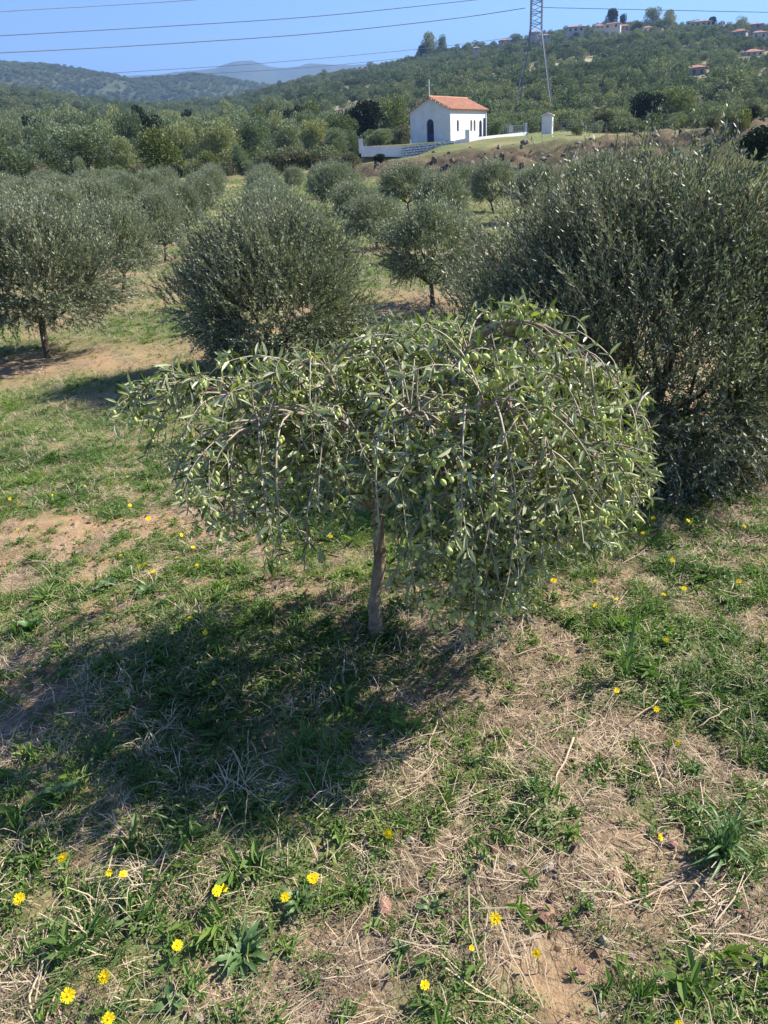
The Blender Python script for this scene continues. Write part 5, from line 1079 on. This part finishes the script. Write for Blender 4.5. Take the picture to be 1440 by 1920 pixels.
def add_flower(u, v, s, label, small=False, grp=None):
    hgt = random.uniform(.035, .075) if not small else random.uniform(.03, .08)
    gp = hit(u, v + 4); d = Vector((0, 0, CAMZ)) - gp; d.normalize(); p = gp + d * (hgt / max(d.z, .2)); gz = tz1(p.x, p.y); p.z = max(p.z, gz + .03)
    kw = dict(label=label, category='flower'); 
    if grp: kw['group'] = grp
    r_ = link('yellow_flower', None, None, (p.x, p.y, gz), **kw); hh = p.z - gz; tilt = Euler((random.gauss(.3, .3), random.gauss(0, .38), random.uniform(-.5, .5)))
    if 'tilted' in label or 'thin tall' in label: tilt = Euler((.5, .9, 0))
    s *= random.uniform(.8, 1.0) * (.82 if small else .9); opn = random.choice([1, 1, .9, .75]); me0 = random.choice(pet)
    for nm, me in (('petals', me0), ('centre', corem), ('calyx', calm)):
        o_ = link(nm, me, r_, (0, 0, hh), 0, (s * opn, s * opn, s * (1.6 - .6 * opn) * (1.5 if opn < .8 and nm == 'petals' else 1))); o_.rotation_euler = tilt
    mb = MB(); bx, by = random.uniform(-.015, .015), random.uniform(-.01, .02); mb.tube([(bx, by, -.01), (bx * .6, by * .6, hh * .5), (0, 0, hh - .006 * s)], .0012, 5); link('stem', mb.build('stem', [M['stem']], True), r_)
for (u, v, s, lb) in FL: add_flower(u, v, s, lb)
SM = {'small yellow flower in the grass under the drooping right half of the weeping olive': [(1231, 1323), (1156, 1290), (1272, 1387), (1249, 1196), (1155, 1121), (1117, 1132), (1117, 1082), (1038, 1085), (1244, 1115), (1283, 1100), (1260, 1048), (1385, 1090)],
 'small yellow flower on the ground left of the weeping olive trunk': [(385, 1185), (355, 1155), (188, 1088), (227, 1040), (262, 1062), (272, 1055), (370, 1057), (332, 1040), (288, 1068), (362, 1022), (500, 1010), (340, 1000), (620, 1000), (600, 1015), (630, 985), (550, 1012), (440, 1050)],
 'tiny yellow flower in the sunlit grass toward the photo\'s left edge': [(20, 935), (40, 945), (22, 962), (36, 942), (243, 942), (226, 970), (160, 910), (97, 925), (180, 872), (204, 905), (278, 968), (33, 990), (8, 832), (240, 890)],
 'tiny yellow flower in the dry grass beneath the large upright olive': [(1225, 970), (1238, 938), (1420, 905), (1340, 925), (1290, 975), (1205, 1000), (1395, 985)],
 'tiny yellow flower seen through the drooping left branches': [(455, 915), (452, 925), (520, 940), (485, 950)]}
for lb, ps in SM.items():
    for (u, v) in ps: add_flower(u, v, random.uniform(.75, 1.05), lb, True, lb.replace('flower', 'flowers'))

# ------------------------------------------------------------------ weeds with broad leaves, sticks, stones
def broadleaf(L, W, wavy, seed):
    r = np.random.default_rng(seed); n = 8; V = []; Fq = []
    for i_ in range(n + 1):
        t_ = i_ / n; w_ = W * (math.sin(PI * min(1, t_ * .92 + .06)) ** .8) * (1 + wavy * math.sin(i_ * 2.4)) * (.5 if t_ < .2 else 1); z_ = L * (.26 * math.sin(t_ * 2.6) - .10 * t_ + .03 * math.sin(t_ * 9 + seed))
        for q, s in enumerate((-1, 0, 1)): V.append((L * t_, s * w_ / 2, z_ + abs(s) * W * .16))
    for i_ in range(n):
        for q in (0, 1): a = i_ * 3 + q; Fq.append((a, a + 1, a + 4, a + 3))
    return mesh('leaf', np.array(V), [np.array(Fq)], [M['weed']], None, True)
BL = {'long': broadleaf(.115, .022, .28, 1), 'oval': broadleaf(.055, .030, .15, 2), 'strap': broadleaf(.17, .010, .0, 3), 'small': broadleaf(.036, .009, .3, 4)}
def weed(u, v, kd, n_, s, label, up=.3):
    g = hit(u, v); r_ = link('weed_plant', None, None, g, label=label, category='weed')
    for k in range(n_):
        o_ = link('leaf', BL[kd], r_, (0, 0, 0), 0, (s * random.uniform(.45, 1.2), s * random.uniform(.6, 1.1), s * random.uniform(.5, 1.3))); o_.rotation_euler = (random.gauss(0, .25), -up * random.uniform(.3, 1.6), 2 * PI * k / n_ * (1 if n_ < 15 else 2.4) + random.uniform(-.3, .3))
weed(455, 1790, 'long', 26, .72, 'broad rosette of long wavy leaves among the lower flowers', .35)
weed(560, 1700, 'long', 16, .58, 'smaller long-leaved rosette touching the rounded yellow flower', .5)
weed(115, 1510, 'oval', 11, 1.3, 'broad-leaved weed in the shade at the left edge', .5)
weed(60, 1185, 'oval', 16, 1.25, 'leafy green weed clump at the left edge of the shadow', .6)
weed(275, 1110, 'oval', 8, 1.1, 'pale round-leaved weed near the orange bare soil', .4)
weed(200, 1105, 'oval', 10, 1.1, 'low leafy weed with a yellow flower beside it', .4)
weed(515, 1085, 'strap', 16, 1.0, 'clump of strap leaves growing by the dug soil left of the trunk', 1.1)
weed(812, 1705, 'small', 14, 1.2, 'small spiky rosette right of the flat red stone', .35)
weed(1355, 1605, 'strap', 44, .85, 'dense dark clump of strap-leaved grass by the right edge', 1.0)
weed(1172, 1275, 'strap', 9, 1.25, 'tuft of tall upright onion-like leaves in the bright grass', 1.45)
weed(885, 1440, 'small', 26, .9, 'compact fine-leaved green clump in the straw', .8)
weed(975, 1530, 'small', 40, 1.2, 'wide mat of fine green weed right of centre', .7)
weed(1000, 1490, 'small', 34, 1.2, 'upper part of the fine green mat, beside the forked stick', .7)
weed(1100, 1712, 'small', 26, .8, 'small bright tufted cushion below the bare reddish soil', 1.1)
weed(240, 1680, 'oval', 8, .8, 'low leafy weed below the orange-yellow flower', .4)
weed(1180, 1000, 'small', 26, 1.2, 'green weed tuft under the right end of the weeping branches', .7)
weed(140, 1050, 'small', 26, 1.3, 'dense low weed cushion on the bare orange soil', .8)
weed(690, 1660, 'small', 20, 1.0, 'low fine-leaved weed to the right of the open flower', .6)
weed(330, 1885, 'oval', 7, .8, 'round-leaved weed beside the lowest flower', .3)
weed(1300, 1450, 'small', 24, 1.1, 'grey-green weed patch in the straw on the right', .6)
weed(750, 1790, 'small', 26, 1.1, 'feathery green weed below the flat red stone', .6)
weed(880, 1650, 'small', 16, .9, 'small dark weed left of the pale stone', .6)
def stick(u0, v0, u1, v1, rad, label, mat='straw_dark', lift=.012):
    a = hit(u0, v0); b_ = hit(u1, v1); n_ = 7; pts = []
    for k in range(n_): t_ = k / (n_ - 1); p_ = a.lerp(b_, t_); p_.z = tz1(p_.x, p_.y) + lift + rad; p_.x += random.gauss(0, .003); p_.y += random.gauss(0, .003); pts.append(p_)
    c = pts[3].copy(); mb = MB(); mb.tube([p_ - c for p_ in pts], np.linspace(rad, rad * .6, n_), 6); link('dry_stick', mb.build('dry_stick', [M[mat]], True), None, c, label=label, category='stick')
stick(1075, 1393, 1038, 1485, .0035, 'pale forked-looking stick lying beside the fine green mat', 'straw')
stick(1330, 1778, 1275, 1825, .0045, 'thick pale chip of wood by the lower right grass', 'straw')
stick(1260, 1405, 1245, 1465, .0055, 'grey upright stub of wood among straw on the right')
stick(1258, 1305, 1185, 1360, .0025, 'pale stalk crossing behind a small yellow flower', 'straw', .02)
stick(1375, 1335, 1305, 1378, .0022, 'thin pale stalk leaning in the bright grass', 'straw', .03)
stick(215, 1283, 300, 1340, .0026, 'long thin twig in the tree shadow')
stick(362, 1250, 398, 1283, .0022, 'short twig lying deeper in the tree shadow')
stick(600, 1850, 700, 1828, .0022, 'bent straw stalk near the long-leaved rosette', 'straw')
stick(320, 1680, 520, 1640, .002, 'long dark stalk between the flower pairs')
stick(790, 1700, 845, 1635, .0022, 'pale stalk above the spiky rosette', 'straw')
stick(1040, 1610, 1075, 1700, .0025, 'curved grey twig above the small bright cushion')
stick(1080, 1685, 1160, 1680, .0028, 'horizontal pale twig by the white pebble', 'straw')
stick(345, 1545, 400, 1520, .003, 'short pale stick on the straw pile', 'straw')
stick(1400, 1490, 1439, 1470, .003, 'pale stick at the right edge above the grass clump', 'straw')
stick(55, 1900, 90, 1770, .003, 'pale stalk beside the leftmost corner flower', 'straw')
stick(950, 1240, 1090, 1200, .002, 'long straw at the foot of the drooping branches', 'straw')
stick(820, 1180, 950, 1195, .003, 'brown twig on the ground under the lowest hanging branches')
stm = [rockmesh(120 + s, 2, M['stone_red'], .45, .35) for s in range(2)] + [rockmesh(130 + s, 2, M['stone_pale'], .6, .35) for s in range(2)]
for q, (u, v, wp, k, lb) in enumerate([(720, 1702, 36, 0, 'flat reddish stone near the lower middle of the photo'), (1022, 1716, 34, 1, 'flat pinkish stone left of the small bright cushion'), (1030, 1628, 24, 2, 'pale ochre stone below the fine green mat'), (1212, 1690, 14, 3, 'small whitish pebble right of the bare soil'), (1092, 1668, 20, 2, 'ochre stone beside the horizontal twig'), (1148, 1645, 20, 0, 'reddish stone on the bare soil patch'), (1260, 1580, 18, 1, 'reddish stone at the foot of the thin-stalked flower'), (300, 1772, 16, 3, 'small pale stone next to a yellow flower'), (580, 1793, 14, 0, 'little pink stone below the long-leaved rosette'), (595, 1500, 18, 1, 'pinkish stone at the top of the central bare patch'), (568, 1516, 14, 2, 'small ochre stone beside the pinkish one'), (372, 1912, 16, 3, 'pale stone at the bottom edge'), (1185, 1788, 12, 2, 'tiny ochre stone near the thick chip of wood'), (1109, 1687, 12, 3, 'tiny white pebble by the horizontal twig'), (1022, 1468, 10, 2, 'small pebble near the forked-looking stick')]):
    g = hit(u, v); s = wp * g.length / F_PX * .5 * 1.05; s = wp * math.dist(g, (0, 0, CAMZ)) / F_PX / 2; link('stone', stm[k], None, g + Vector((0, 0, s * .15)), q * 1.1, s, label=lb, category='stone')

# ------------------------------------------------------------------ aerial haze
m, t, n, l = newmat('haze_air'); pv = n.new('ShaderNodeVolumePrincipled'); o = n.new('ShaderNodeOutputMaterial'); pv.inputs['Color'].default_value = (.27, .45, .80, 1); pv.inputs['Density'].default_value = .00024; pv.inputs['Anisotropy'].default_value = .2
l.new(pv.outputs[0], o.inputs['Volume'])
mb = MB(); mb.box((0, 2200, 310), (9000, 8400, 660)); link('haze', mb.build('haze', [m]), kind='stuff', label='thin blue air haze over the valley', category='haze')
